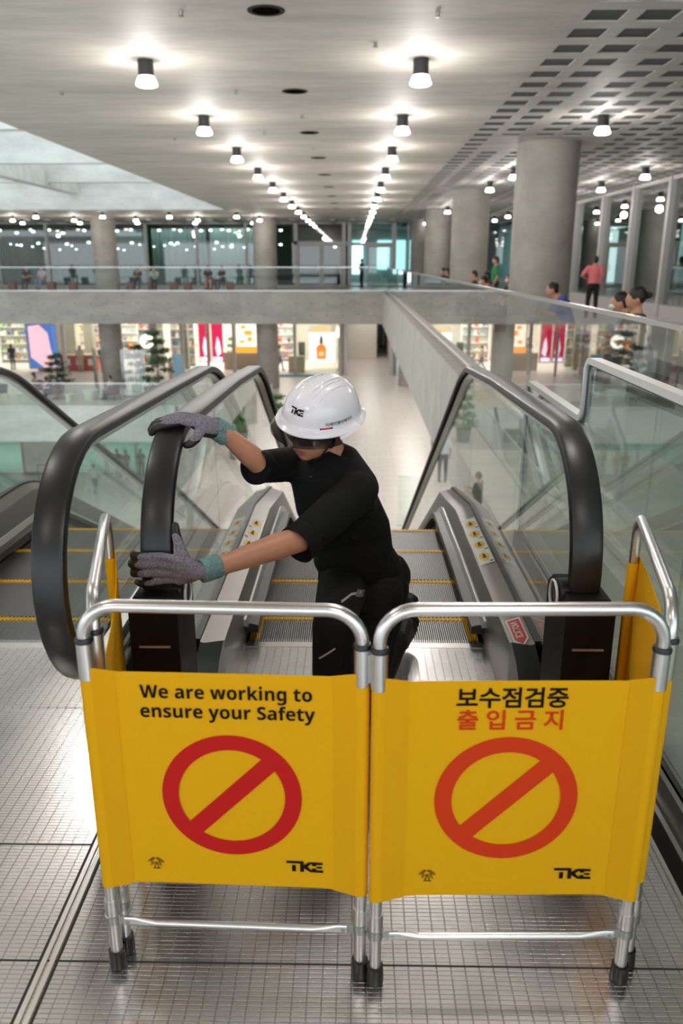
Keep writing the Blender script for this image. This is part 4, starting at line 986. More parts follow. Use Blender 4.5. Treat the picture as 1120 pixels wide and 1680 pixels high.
# left hand wraps the vertical part of the belt, fingers across its outer face
yF = 2.003
LH = [[(-.475, 1.990, .738), (-.520, yF - .002, .741), (-.562, yF - .001, .740), (-.594, 2.012, .737), (-.602, 2.034, .735)],
      [(-.475, 1.988, .718), (-.525, yF - .005, .719), (-.572, yF - .003, .717), (-.602, 2.012, .713), (-.608, 2.036, .711)],
      [(-.475, 1.988, .697), (-.520, yF - .004, .695), (-.566, yF - .002, .691), (-.598, 2.012, .687), (-.604, 2.034, .686)],
      [(-.473, 1.990, .678), (-.512, yF - .002, .672), (-.550, yF - .001, .664), (-.580, 2.006, .659), (-.594, 2.024, .657)]]
TL = [(-.452, 1.995, .735), (-.468, 2.008, .768), (-.482, 2.030, .796), (-.486, 2.050, .812)]
def glove(fingers, thumb, palm, coatdir, wrist, wdir):
    g = MB(); c = MB(); cd = V(coatdir)
    for i, F_ in enumerate(fingers):
        r0 = .0118 if i < 3 else .0102; F_ = [V(p) for p in F_]
        finger(g, [F_[0], F_[1], F_[2], F_[2] * .45 + F_[3] * .55], [r0 * 1.05, r0 * 1.02, r0 * .95, r0 * .80])
        finger(c, [F_[1] + cd * .005, F_[2] + cd * .004, F_[3] + cd * .002, F_[4]], [r0 * .92, r0 * 1.0, r0 * 1.04, r0 * .95])
    T_ = [V(p) for p in thumb]; finger(g, T_[:3], [.0165, .0145, .0115]); finger(c, [T_[1] + cd * .005, T_[2] + cd * .002, T_[3]], [.013, .0135, .0115])
    for p, q, r0, r1 in palm: g.cap(p, q, r0, r1)
    for p, q, r0, r1 in palm: c.cap(V(p) + cd * .007, V(q) + cd * .007, r0 * .92, r1 * .92)
    gl = attach(blob(g, 'glove', GLOVE, None, .0034, 4), WK); o = attach(blob(c, 'glove_coating', GCOAT, None, .0034, 3), WK)
    o.parent = gl; o.location = (0, 0, 0)
    w = V(wrist); d = V(wdir).normalized(); m = MB()
    R = []
    for i in range(15):
        t = i / 14; rr = .0335 + .0016 * t + (.0009 if i % 2 else 0); R.append(ringp(w + d * (.055 * t), d, (0, 0, 1), rr, rr * .86, 20))
    m.rings(R); cf = m.build('glove_cuff', CUFF); cf.parent = gl
    return gl
glove(LH, TL, [((-.430, 1.992, .715), (-.478, 1.991, .735), .019, .0150), ((-.430, 1.990, .705), (-.480, 1.990, .716), .020, .0150), ((-.430, 1.992, .695), (-.478, 1.990, .694), .020, .0148), ((-.430, 1.995, .690), (-.472, 1.992, .676), .018, .0140), ((-.405, 2.003, .699), (-.432, 1.996, .702), .026, .022)],
      (.1, 1, 0), (-.412, 2.002, .6985), (J['elL'] - J['wrL']))
m = MB()
for i, z in enumerate((.676, .684, .692, .700, .708, .716)): m.cbox((-.437 + .0014 * (i % 2), 1.9755 + abs(i - 2.5) * .0012, z), (.0035, .002, .005 if i % 2 else .0035))
for i, z in enumerate((.680, .688)): m.cbox((-.445, 1.978, z), (.004, .002, .005))
attach(m.build('glove_print', mat('dark_red_print', (.22, .02, .03), .8), None, False), WK)
# right hand lies over the top of the belt
zT = 1.050
RH = [[(-.462, 2.288, 1.046), (-.505, 2.285, zT + .006), (-.545, 2.285, zT - .002), (-.580, 2.288, 1.036), (-.594, 2.292, 1.018)],
      [(-.464, 2.309, 1.052), (-.508, 2.308, zT + .012), (-.552, 2.308, zT + .004), (-.588, 2.310, 1.042), (-.601, 2.312, 1.022)],
      [(-.464, 2.330, 1.053), (-.508, 2.332, zT + .013), (-.550, 2.332, zT + .006), (-.586, 2.334, 1.044), (-.600, 2.336, 1.026)],
      [(-.462, 2.350, 1.050), (-.500, 2.354, zT + .010), (-.536, 2.356, zT + .004), (-.566, 2.358, 1.044), (-.584, 2.358, 1.030)]]
TR = [(-.448, 2.290, 1.030), (-.456, 2.268, 1.012), (-.474, 2.258, .996), (-.486, 2.256, .990)]
glove(RH, TR, [((-.425, 2.312, 1.034), (-.466, 2.290, 1.050), .020, .0150), ((-.425, 2.320, 1.038), (-.468, 2.310, 1.055), .020, .015), ((-.422, 2.330, 1.038), (-.468, 2.330, 1.055), .020, .015), ((-.420, 2.338, 1.032), (-.466, 2.350, 1.050), .018, .014), ((-.404, 2.340, 1.020), (-.428, 2.326, 1.034), .025, .022), ((-.418, 2.312, 1.022), (-.448, 2.290, 1.030), .019, .017)],
      (-.2, 0, -1), (-.418, 2.334, 1.028), (J['elR'] - J['wrR']) + V((0, 0, .03)))

# hard hat
HH = .118; HA, HB = .113, .138; HU = .038
def dome(az, el, off=0.0):
    ce = math.cos(el) ** .86 if math.cos(el) > 0 else 0; se = math.sin(el)
    l = math.sin(az) * ce * (HA + off); f = math.cos(az) * ce * (HB + off) - .012; u = HU + se * (HH + off)
    return hp(l, f, u)
m = MB(); R = []; NA = 72; EL = [0, .12, .25, .4, .55, .7, .85, 1.0, 1.13, 1.25, 1.35, 1.45, 1.53]
for e in EL:
    ring = []
    for i in range(NA):
        a = 2 * PI * i / NA; q = dome(a, e); l = (q - Ho).dot(Hl); f_ = (q - Ho).dot(Hf)
        k = 0
        if e > .45 and e < 1.6: k = .0035 if abs(l) < .020 else (.0018 if .034 < abs(l) < .052 else 0)
        ring.append(dome(a, e, k))
    R.append(ring)
br = [[dome(2 * PI * i / NA, 0, o) - Hu * d for i in range(NA)] for o, d in ((.019, .012), (.020, .008), (.010, .001), (.002, -.006))]
inn = [[dome(2 * PI * i / NA, e * .98, -.005) for i in range(NA)] for e in (1.3, .8, .4, 0)] + [[dome(2 * PI * i / NA, 0, .006) - Hu * .008 for i in range(NA)]]
m.rings(br[:] + R[1:]); m.rings(inn)
HELM = mat('hard_hat_white', (.86, .85, .90), .25, coat=.5)
hh = attach(m.build('hard_hat', HELM), WK)
m = MB()
for l0 in (-.021, .021, -.034, .034, .054):
    pts = []
    for i in range(14):
        f_ = -.085 + .155 * i / 13; uu = HH * math.sqrt(max(.02, 1 - (abs(l0) / HA) ** 2 - ((f_ + .012) / HB) ** 2)) + HU
        pts.append(hp(l0, f_, uu + .0040))
    m.tube(pts, .0011, 5)
o = m.build('ridge', mat('ridge_grey', (.62, .62, .66), .4)); o.parent = hh
on_d = lambda az0, el0: (lambda x, y: dome(az0 + x / .125, el0 + y / .120, .0012))
lw = .0205
o = flat('emblem', [[(x * lw, y * lw) for x, y in q] for q in LOGO], BLACKINK, hh, lambda x, y: dome(.06 + (x - .027) / .128, .40 + y / .118, .0050), 3)
o = put_text('lettering', '티케이엘리베이터', .0125, BLACKINK, hh, lambda x, y: dome(1.30 + x / .122, .20 + y / .118, .0022), .0001, 1.05)
o = flat('label', [[(-.012, -.004), (.012, -.004), (.012, .004), (-.012, .004)]], mat('label_red', (.60, .03, .03), .5), hh, on_d(.92, .09), 2)
o = flat('label_end', [[(.0125, -.004), (.022, -.004), (.022, .004), (.0125, .004)], [(-.018, -.004), (-.0125, -.004), (-.0125, .004), (-.018, .004)]], mat('label_blue', (.02, .04, .20), .5), hh, on_d(.92, .09), 2)
# smoked visor peak, held in the brim
m = MB(); R = []
for i in range(31):
    a = -1.25 + 2.5 * i / 30; w = math.cos(a * .62)
    R.append([dome(a, 0, .004) - Hu * .006, dome(a, 0, .020 + .018 * w) - Hu * (.014 + .026 * w), dome(a, 0, .017 + .018 * w) - Hu * (.016 + .026 * w), dome(a, 0, .001) - Hu * .008])
m.rings(R); vz = m.build('visor', glass('smoked_visor', (.45, .43, .43), .8)); vz.parent = hh
for s in (-1, 1):
    m = MB(); R = []
    for i in range(9):
        a = s * (1.22 + .55 * i / 8); w = .016 * (1 - i / 8) + .004
        R.append([dome(a, 0, .004) + Hu * .004, dome(a, 0, .026) - Hu * w, dome(a, 0, .022) - Hu * (w + .003), dome(a, 0, .0)])
    m.rings(R); o = m.build('visor_arm', HELM); o.parent = hh
# safety glasses and chin strap
m = MB()
for s in (-1, 1):
    m.cap(hp(s * .074, .052, -.004), hp(s * .082, -.01, .0), .005, .004, sq=(1.8, .6)); m.cap(hp(s * .062, .078, -.002), hp(s * .076, .050, -.004), .010, .012, sq=(1.1, .5), ref=Hu)
m.tube([hp(l * .068, .088 + .012 * (1 - l * l), .010) for l in (-1, -.7, -.35, 0, .35, .7, 1)], .0035, 8)
gl_ = attach(m.build('safety_glasses', RUB2), WK)
m = MB()
R = []
for i in range(17):
    l = -1 + i / 8; f_ = .088 + .018 * (1 - l * l)
    R.append([hp(l * .066, f_, .010), hp(l * .064, f_ + .001, -.026 + .012 * l * l + (.006 if abs(l) < .15 else 0)), hp(l * .062, f_ - .002, -.024 + .012 * l * l), hp(l * .064, f_ - .003, .010)])
m.rings(R); o = m.build('lens', glass('smoked_lens', (.30, .30, .32), 2.0)); o.parent = gl_
m = MB()
for s in (-1, 1): m.tube([hp(s * .080, .012, .010), hp(s * .070, .030, -.040), hp(s * .050, .040, -.080), hp(s * .02, .048, -.108)], .0032, 6)
m.tube([hp(-.02, .048, -.108), hp(0, .050, -.112), hp(.02, .048, -.108)], .0032, 6)
m.cap(hp(.078, .014, -.015), hp(.074, .018, -.040), .009, .010, sq=(1, .4), ref=Hf)
attach(m.build('chin_strap', RUB2), WK)

# ------------------------------------------------------------------ other people
FIG = {}
def figure_meshes(pose):
    if pose in FIG: return FIG[pose]
    s = .95; lean = 0.0
    P = dict(pelvis=(0, 0, .93), belly=(0, .01, 1.08), chest=(0, .0, 1.26), neck=(0, -.01, 1.44), head=(0, .02, 1.60))
    hip = [(-.09, 0, .90), (.09, 0, .90)]; kn = [(-.10, .02, .50), (.10, .02, .50)]; an = [(-.10, -.02, .08), (.10, -.02, .08)]
    sh = [(-.175, 0, 1.395), (.175, 0, 1.395)]; el = [(-.235, -.02, 1.12), (.235, -.02, 1.12)]; wr = [(-.23, .08, .90), (.23, .08, .90)]
    if pose == 'walk': kn = [(-.09, .14, .52), (.09, -.02, .50)]; an = [(-.09, .20, .09), (.09, -.26, .14)]; wr = [(-.24, -.08, .90), (.24, .16, .95)]
    if pose == 'akimbo': an = [(-.13, .0, .08), (.10, -.14, .09)]; kn = [(-.11, .03, .5), (.10, .0, .5)]; el[0] = (-.34, .0, 1.18); wr[0] = (-.20, .10, 1.10)
    if pose == 'phone': el = [(-.22, .05, 1.12), (.22, .05, 1.12)]; wr = [(-.08, .30, 1.22), (.10, .30, 1.20)]
    if pose in ('sit', 'sitlean'):
        dz = -.44; P = {k: (a, b, c + dz) for k, (a, b, c) in P.items()}; sh = [(a, b, c + dz) for a, b, c in sh]
        hip = [(-.09, .02, .50), (.09, .02, .50)]; kn = [(-.13, .42, .50), (.13, .42, .50)]; an = [(-.10, .46, .08), (.14, .40, .08)]
        el = [(-.22, .08, .74), (.22, .08, .74)]; wr = [(-.07, .32, .66), (.07, .32, .66)]
        if pose == 'sitlean':
            P.update(belly=(0, .05, .64), chest=(0, .12, .80), neck=(0, .22, .95), head=(0, .32, 1.08)); sh = [(-.175, .17, .92), (.175, .17, .92)]
            el = [(-.20, .30, .68), (.20, .30, .68)]; wr = [(-.06, .50, .74), (.06, .50, .72)]
    v = lambda p: V(p) * s
    b = MB(); vx = .016
    h = v(P['head']); b.ell(h, (.072, .088, .105)); b.ell(h + V((0, .05, -.045)), (.045, .04, .05)); b.ell(h + V((0, .09, -.01)), (.012, .018, .018)); b.cap(v(P['neck']) - V((0, 0, .03)), h - V((0, .01, .05)), .052, .048)
    for i in (0, 1):
        b.ell(h + V(((-1, 1)[i] * .073, 0, -.01)), (.012, .018, .03))
        b.cap(v(sh[i]), v(el[i]), .042, .036); b.cap(v(el[i]), v(wr[i]), .036, .025); d = (v(wr[i]) - v(el[i])).normalized(); b.cap(v(wr[i]), v(wr[i]) + d * .085, .028, .020, sq=(1, .6))
        for k in range(4): b.cap(v(wr[i]) + d * .08 + V(((k - 1.5) * .013, 0, 0)), v(wr[i]) + d * .13 + V(((k - 1.5) * .015, 0, -.01)), .009, .008)
        b.cap(v(hip[i]), v(kn[i]), .066, .048); b.cap(v(kn[i]), v(an[i]), .046, .032)
    for k0, k1, r in (('pelvis', 'belly', .11), ('belly', 'chest', .11), ('chest', 'neck', .09)): b.cap(v(P[k0]), v(P[k1]), r, r * .9, sq=(1, .8), ref=(1, 0, 0))
    b.cap(v(sh[0]), v(sh[1]), .05, .05)
    body = blob(b, 'body', SKIN, None, vx, 3)
    b = MB(); b.rings([ringp(v(P[k]) + V((0, 0, z)), (0, .0, 1), (1, 0, 0), a, bb) for k, z, a, bb in (('pelvis', .0, .155, .118), ('belly', 0, .142, .112), ('chest', 0, .162, .120), ('chest', .10, .150, .10), ('neck', -.01, .07, .065))])
    for i in (0, 1): b.cap(v(sh[i]), v(sh[i]) * .25 + v(el[i]) * .75, .064, .058)
    b.cap(v(sh[0]), v(sh[1]), .062, .062)
    top = blob(b, 'shirt', PANTS, None, vx, 3)
    b = MB(); b.rings([ringp(v(P['pelvis']) + V((0, 0, z)), (0, 0, 1), (1, 0, 0), a, bb) for z, a, bb in ((-.09, .13, .11), (0, .158, .122), (.06, .146, .112))])
    for i in (0, 1): b.cap(v(hip[i]), v(kn[i]), .086, .064); b.cap(v(kn[i]), v(an[i]) + V((0, 0, .02)), .064, .052)
    leg = blob(b, 'trousers', PANTS, None, vx, 3)
    b = MB(); b.ell(h + V((0, -.014, .025)), (.082, .092, .098)); b.ell(h + V((0, -.05, -.02)), (.07, .055, .06)); hair = blob(b, 'hair', HAIR, None, .014, 3)
    b = MB(); b.ell(h + V((0, -.014, .025)), (.084, .095, .1)); b.cap(h + V((0, -.06, .0)), h + V((0, -.075, -.26)), .07, .05, sq=(1.2, .7), ref=(1, 0, 0)); lhair = blob(b, 'hair', HAIR, None, .014, 3)
    b = MB(); b.ell(h + V((0, -.014, .025)), (.084, .095, .1)); b.ell(h + V((0, -.13, .03)), (.035, .035, .035)); b.cap(h + V((0, -.07, .03)), h + V((0, -.12, .03)), .03, .02); bun = blob(b, 'hair', HAIR, None, .014, 3)
    b = MB()
    sh_ = []
    for i in (0, 1):
        b = MB(); b.cap(v(an[i]) + V((0, -.03, -.035)), v(an[i]) + V((0, .14, -.045)), .040, .030); sh_.append(blob(b, 'shoe', PANTS, None, .014, 2))
    b = MB(); b.ell(h + V((0, .070, -.045)), (.045, .035, .035)); mask = b.build('face_mask', WHITE)
    out = dict(body=body, shirt=top, trousers=leg, short=hair, long=lhair, bun=bun, shoe0=sh_[0], shoe1=sh_[1], mask=mask)
    for o in out.values(): COL.objects.unlink(o)
    FIG[pose] = out; return out
def cloth(c): return mat('cloth_%d_%d_%d' % tuple(int(x * 999) for x in c), c, .85)
def figure(label, pose, loc, face, top, low, hair='short', shoes=(.03, .03, .03), mask=False, skirt=None, group=None):
    """face: direction looked at, in degrees from +y, counter-clockwise"""
    if pose.startswith('sit') and loc[2] > -1: loc = (loc[0], loc[1], .045)
    M_ = figure_meshes(pose); r = thing('person', label, 'person', loc, math.radians(face), group)
    def put(k, c, nm=None):
        o = M_[k].copy(); COL.objects.link(o); o.parent = r
        if c is not None: o.material_slots[0].link = 'OBJECT'; o.material_slots[0].material = cloth(c)
        if nm: o.name = nm
    put('body', None); put('shirt', top); put('trousers', low); put(hair, None); put('shoe0', shoes, 'shoe'); put('shoe1', shoes, 'shoe')
    if mask: put('mask', None)
    return r
# far upper walkway, seated facing the opening
Y_ = 43.75
figure('person seated at the far left of the far walkway in a beige top and jeans', 'sit', (-19.0, Y_, 0), 180, (.55, .48, .36), (.20, .25, .33), 'long', (.5, .5, .5))
figure('person in black seated on the far walkway, left of the lilac one', 'sit', (-17.35, Y_, 0), 176, (.015, .015, .015), (.02, .02, .02), 'long')
figure('person with long hair in a lilac top seated on the far walkway', 'sit', (-16.55, Y_, 0), 165, (.42, .36, .46), (.20, .24, .33), 'long')
figure('person in a dark T-shirt seated on the far walkway, beside the mint shirt', 'sitlean', (-11.45, Y_ + .1, 0), 180, (.03, .028, .02), (.03, .035, .05))
figure('person in a mint green shirt seated on the far walkway', 'sitlean', (-10.6, Y_ + .1, 0), 186, (.28, .52, .42), (.02, .02, .025))
figure('person in a black top with bare legs seated left of the black dress', 'sit', (-7.75, Y_, 0), 190, (.015, .013, .013), (.45, .25, .18), 'long')
figure('person in a black dress seated at the right end of the far benches', 'sit', (-7.0, Y_, 0), 150, (.015, .015, .018), (.04, .03, .03), 'short')
figure('person in a grey shirt and black trousers standing before the far glass door', 'phone', (.40, 48.4, 0), 60, (.16, .17, .20), (.012, .012, .014))
# right walkway
figure('person in a pink shirt and black trousers walking away beside the right windows', 'akimbo', (6.45, 22.5, 0), -8, (.80, .20, .22), (.010, .010, .010))
figure('person with a bun in a dark dress seated nearest on the right walkway', 'sit', (2.78, 8.15, 0), 90, (.05, .052, .055), (.06, .06, .06), 'bun', (.4, .35, .3))
figure('person with face mask and grey-blue top seated behind the one with the bun', 'sitlean', (3.18, 9.0, 0), 90, (.30, .35, .45), (.36, .30, .24), 'short', (.5, .48, .45), True)
figure('person in a blue-violet shirt looking at a phone, seated on the right walkway', 'sitlean', (3.42, 13.1, 0), 88, (.07, .07, .42), (.45, .38, .28), 'short', (.5, .5, .5))
figure('person with long dark hair seated before the second column, nearest of four', 'sit', (3.30, 17.6, 0), 100, (.03, .03, .03), (.04, .04, .04), 'long', mask=True)
figure('person with light hat-less hair and mask seated third from the second column', 'sitlean', (3.28, 19.2, 0), 80, (.25, .10, .06), (.05, .05, .05), 'short', mask=True)
figure('person in black seated among four by the second column, third from front', 'sit', (3.28, 20.6, 0), 95, (.02, .02, .02), (.05, .05, .05), 'long')
figure('person in dark grey seated among four by the second column, farthest', 'sit', (3.25, 22.6, 0), 85, (.05, .05, .05), (.04, .04, .04), 'short')
figure('person in a green jacket standing behind the seated four', 'stand', (4.15, 24.6, 0), 90, (.03, .22, .09), (.03, .03, .03), 'short')
figure('person with a mask seated far along the right walkway', 'sit', (3.3, 31.0, 0), 90, (.03, .03, .035), (.03, .03, .03), 'short', mask=True)
figure('person with dark hair seated farthest along the right walkway', 'sit', (3.3, 29.6, 0), 90, (.03, .03, .035), (.03, .03, .03), 'long')
figure('person in a grey shirt standing in the room behind the right windows', 'stand', (9.8, 25.2, 0), 20, (.10, .12, .13), (.02, .02, .02))
# lower floor
figure('person with long hair in a white top walking through the bright shop', 'walk', (-4.75, 51.2, L1), -90, (.75, .70, .62), (.16, .22, .30), 'long')
figure('person in a white shirt seated in the brown armchair with blue cushion', 'sit', (-12.25, 40.0, L1), 80, (.70, .68, .66), (.25, .22, .20))
figure('person in dark clothes seated in the dark blue armchair', 'sitlean', (-15.25, 40.1, L1), 100, (.03, .035, .06), (.02, .02, .03), 'long')
figure('person in a pink top lounging on the chair left of the dark armchair', 'sit', (-16.6, 41.2, L1), 90, (.60, .45, .40), (.40, .30, .26), 'long')
figure('person in a black coat standing at the right end of the red counter', 'stand', (-15.9, 50.6, L1), 20, (.015, .015, .015), (.02, .02, .02), 'long')
figure('person in a cream coat standing at the red counter', 'stand', (-17.3, 50.6, L1), 10, (.60, .48, .34), (.5, .4, .3), 'long')
figure('person in pink standing behind the tall potted tree', 'stand', (-10.1, 44.0, L1), 80, (.70, .48, .44), (.6, .5, .45), 'short')
figure('person in dark blue standing by the pink and blue display', 'stand', (-22.0, 51.5, L1), 0, (.03, .03, .10), (.03, .03, .04), 'long')
figure('person in black looking at a phone on the lower floor beside the escalator foot', 'phone', (-1.9, 19.5, L1), -60, (.02, .02, .022), (.03, .035, .05))
figure('person in a white shirt and dark trousers standing farther along the lower floor', 'stand', (-1.55, 24.5, L1), 0, (.60, .62, .64), (.05, .05, .07))
# lowest level, seen through glass
figure('person in a pale shirt walking on the lowest level', 'walk', (-13.55, 40.0, L2), -10, (.40, .45, .52), (.10, .08, .07))
figure('person in brown at the lowest level doorway, left of three', 'stand', (-13.3, 43.4, L2), 180, (.18, .12, .10), (.12, .10, .10), 'long')
figure('person in striped grey at the lowest level doorway, middle of three', 'walk', (-12.75, 43.2, L2), 170, (.25, .20, .19), (.18, .14, .13), 'long')
figure('person in dark grey at the lowest level doorway, right of three', 'stand', (-12.0, 43.5, L2), 180, (.14, .13, .14), (.10, .10, .11), 'long')

# ------------------------------------------------------------------ benches
WOOD = mat('brown_wood', (.17, .06, .035), .5, bump=('n', 30, .2)); SEATM = mat('dark_seat', (.035, .028, .026), .4)
def bench(label, u, c, axis, group):
    """u: block centres along the axis"""
    r = thing('bench', label, 'bench', (0, 0, 0), 0, group)
    bx = (lambda mb, a0, a1, b0, b1, z0, z1: mb.box(a0, a1, b0, b1, z0, z1)) if axis == 'x' else (lambda mb, a0, a1, b0, b1, z0, z1: mb.box(b0, b1, a0, a1, z0, z1))
    for x in u: m = MB(); bx(m, x - .19, x + .19, c - .20, c + .20, 0, .42); m.build('wooden_block', WOOD, r, False)
    m = MB(); bx(m, u[0] - .1, u[-1] + .1, c - .22, c + .22, .421, .45); m.build('seat', SEATM, r, False)
    return r
bench('wooden block bench at the far left of the far walkway', [-19.4, -18.2], Y_, 'x', 'far walkway benches')
bench('wooden block bench left of the far column', [-16.1, -14.95], Y_, 'x', 'far walkway benches')
bench('wooden block bench under the two seated men, right of the far column', [-11.9, -10.75, -9.6], Y_, 'x', 'far walkway benches')
bench('wooden block bench nearest the middle column on the far walkway', [-8.85, -7.75, -6.6], Y_, 'x', 'far walkway benches')
bench('dark bench nearest the camera on the right walkway', [6.0, 8.6, 10.8], 3.18, 'y', 'right walkway benches')
bench('dark bench under the person in blue-violet', [12.3, 13.8, 15.2], 3.42, 'y', 'right walkway benches')
bench('dark bench between the first and second column', [18.2, 20.6, 23.2], 3.30, 'y', 'right walkway benches')
bench('dark bench beyond the second column', [29.2, 31.0, 33.4], 3.30, 'y', 'right walkway benches')

# ------------------------------------------------------------------ plants
LEAF = mat('leaf_green', (.035, .11, .032), .6, vary=(3, .4)); LEAF2 = mat('leaf_light_green', (.10, .24, .07), .6, vary=(3, .4)); STEM = mat('stem_brown', (.10, .07, .045), .8); POT = mat('grey_planter', (.22, .22, .20), .7)
def plant(label, loc, h, spread, pot, leafm, seed, tiers=5, potm=None):
    rnd = random.Random(seed); r = thing('potted_plant', label, 'plant', loc)
    pr, ph = pot; m = MB(); m.lathe((0, 0, 0), [(pr * .8, 0), (pr, ph), (pr * .9, ph), (pr * .88, ph - .03)], 20); m.build('planter', potm or POT, r)
    m = MB(); m.tube([(0, 0, ph - .04), (.03, .02, h * .5), (0, 0, h * .92)], [.035, .025, .01], 8); s_ = m.build('stem', STEM, r)
    m = MB(); bm = MB()
    for t in range(tiers):
        z = ph + (h - ph) * (t + .6) / (tiers + .1); R_ = spread * (1.05 - .72 * t / tiers)
        for k in range(9):
            a = rnd.uniform(0, 2 * PI); rr = R_ * rnd.uniform(.5, 1); e = V((math.cos(a) * rr, math.sin(a) * rr, z + rnd.uniform(-.05, .18) * R_))
            bm.cap((0, 0, z - .1), e, .008, .004, 6)
            for q in range(20):
                c = e * rnd.uniform(.45, 1.0); c.z = z + (e.z - z) * .8 + rnd.uniform(-.12, .08); l = rnd.uniform(.14, .26) * (.6 + spread * .5); b = rnd.uniform(0, 2 * PI); d = V((math.cos(b), math.sin(b), rnd.uniform(-.6, .1))).normalized(); w = d.cross(V((0, 0, 1))).normalized() * l * .22
                n_ = V((0, 0, .012)); m.add([c, c + d * l * .45 + w, c + d * l, c + d * l * .45 - w, c + d * l * .45 + n_ * 2], [(0, 1, 4), (1, 2, 4), (2, 3, 4), (3, 0, 4), (0, 3, 2, 1)])
    bm.build('branches', STEM, r); f = m.build('foliage', leafm, r, False, False)
    return r
plant('tall dark green potted tree on the lower floor beside the silver slat screen', (-9.7, 39.3, L1), 3.6, 1.05, (.35, .5), LEAF, 1, 7)
plant('smaller dark green potted tree left of the tall one', (-11.6, 42.4, L1), 2.6, .75, (.3, .4), LEAF, 2, 5)
plant('bushy potted plant behind the dark blue armchair', (-15.7, 42.0, L1), 2.1, .95, (.35, .4), LEAF, 3, 5)
plant('potted plant in a tall grey planter beneath the right walkway', (3.05, 27.6, L1), 1.75, .42, (.36, .95), LEAF2, 4, 3)
plant('small potted plant between the crimson panel and the orange poster', (-8.2, 54.0, L1), 2.0, .5, (.2, .6), LEAF2, 5, 3)
plant('small potted plant by the walkway wall seen through the right escalator glass', (-3.0, 30.5, L1), 1.9, .6, (.3, .5), LEAF2, 6, 4)
plant('leafy plant in the bright shop left of the red counter', (-19.4, 53.4, L1), 2.2, .7, (.2, .8), LEAF2, 7, 4)

# ------------------------------------------------------------------ lower-floor furniture
def armchair(label, x, y, rz, bodym, cushm):
    r = thing('armchair', label, 'armchair', (x, y, L1), math.radians(rz))
    m = MB(); m.rings([[V((math.cos(a) * rr, math.sin(a) * rr * .9, z)) for a in [PI * (1.02 + .96 * i / 14) for i in range(15)]] + [V((math.cos(a) * (rr - .09), math.sin(a) * (rr - .09) * .9, z)) for a in [PI * (1.98 - .96 * i / 14) for i in range(15)]] for rr, z in ((.42, .28), (.47, .76))])
    m.build('shell', bodym, r)
    m = MB(); m.lathe((0, .02, 0), [(.30, .26), (.40, .28), (.42, .40), (.36, .46), (.05, .47)], 20); m.build('seat', cushm, r)
    m = MB(); m.cap((-.24, -.22, .62), (.24, -.22, .62), .13, .13); m.build('back_cushion', cushm, r)
    for sx, sy in ((-1, -1), (1, -1), (-1, 1), (1, 1)): m = MB(); m.cyl((sx * .26, sy * .24, .28), (sx * .32, sy * .30, 0), .02, .014, 8); m.build('leg', WOOD, r)
    return r
BLUE = mat('deep_blue_cushion', (.02, .05, .17), .8); BRN = mat('red_brown_leather', (.14, .055, .035), .5); NAVY = mat('navy_upholstery', (.015, .025, .06), .8)
armchair('brown armchair with a blue cushion beside the silver slat screen', -12.25, 40.0, 80, BRN, BLUE)
armchair('dark blue armchair with brown back in front of the bushy plant', -15.25, 40.1, 100, BRN, NAVY)
armchair('brown armchair at the left of the dark blue one', -16.6, 41.2, 90, BRN, NAVY)
armchair('dark armchair farthest left, at the edge of the picture', -18.1, 40.3, 150, mat('dark_shell', (.03, .03, .035), .5), NAVY)
def rtable(label, x, y, h, r_, m_):
    t = thing('round_table', label, 'table', (x, y, L1)); m = MB(); m.lathe((0, 0, 0), [(r_ * .98, h - .03), (r_, h - .015), (r_ * .98, h)], 28); m.build('table_top', m_, t)
    m = MB(); m.lathe((0, 0, 0), [(r_ * .8, 0), (r_ * .78, h - .03)], 24); m.build('pedestal', m_, t)
OFFW = mat('off_white_table', (.66, .68, .62), .5)
rtable('white round table left of the brown armchair', -13.35, 40.0, .5, .42, OFFW); rtable('white round table left of the dark blue armchair', -16.3, 39.6, .42, .62, OFFW); rtable('small white stool on the lower floor between the armchairs', -14.15, 39.2, .42, .22, OFFW)
def slats(label, x0, y0, x1, y1, h, n, mm):
    r = thing('slat_screen', label, 'screen', (x0, y0, L1))
    for i in range(n):
        t = i / (n - 1); x, y = (x1 - x0) * t, (y1 - y0) * t; m = MB(); m.cbox((x, y, h / 2), (.035, .06, h)); m.build('slat', mm, r, False)
    m = MB(); m.sweep([(0, 0, .05), (x1 - x0, y1 - y0, .05)], [(-.06, -.03), (-.06, .03), (.06, .03), (.06, -.03)], V((0, 1, 0))); m.build('base_rail', mm, r, False)
slats('bronze slat screen in front of the red counter', -14.6, 44.8, -13.4, 41.6, 2.2, 9, mat('bronze', (.20, .17, .12), .35, .8))
slats('silver slat screen beside the tall potted tree', -11.9, 41.0, -10.6, 40.4, 2.4, 12, mat('silver_slats', (.50, .56, .56), .25, .9))
def panel(label, cat, name, x0, x1, y, z0, z1, frame, face, fs=1.0, t=.08):
    """free-standing or wall panel: frame with a picture face"""
    r = thing(name, label, cat); m = MB(); m.box(x0, x1, y, y + t, z0, z1); m.build('panel_body', frame, r, False)
    return r
def quad(r, nm, pts, y, m_, z0=0):
    m = MB(); n = len(pts); m.add([(x, y, z + z0) for x, z in pts] + [(x, y + .01, z + z0) for x, z in pts], [tuple(range(n)), tuple(range(2 * n - 1, n - 1, -1))] + [(i, (i + 1) % n, n + (i + 1) % n, n + i) for i in range(n)]); return m.build(nm, m_, r, False)
E1 = lambda n, c, s: emis(n, c, s) if n not in MATS else MATS[n]
rect = lambda x0, x1, z0, z1: [(x0, z0), (x1, z0), (x1, z1), (x0, z1)]
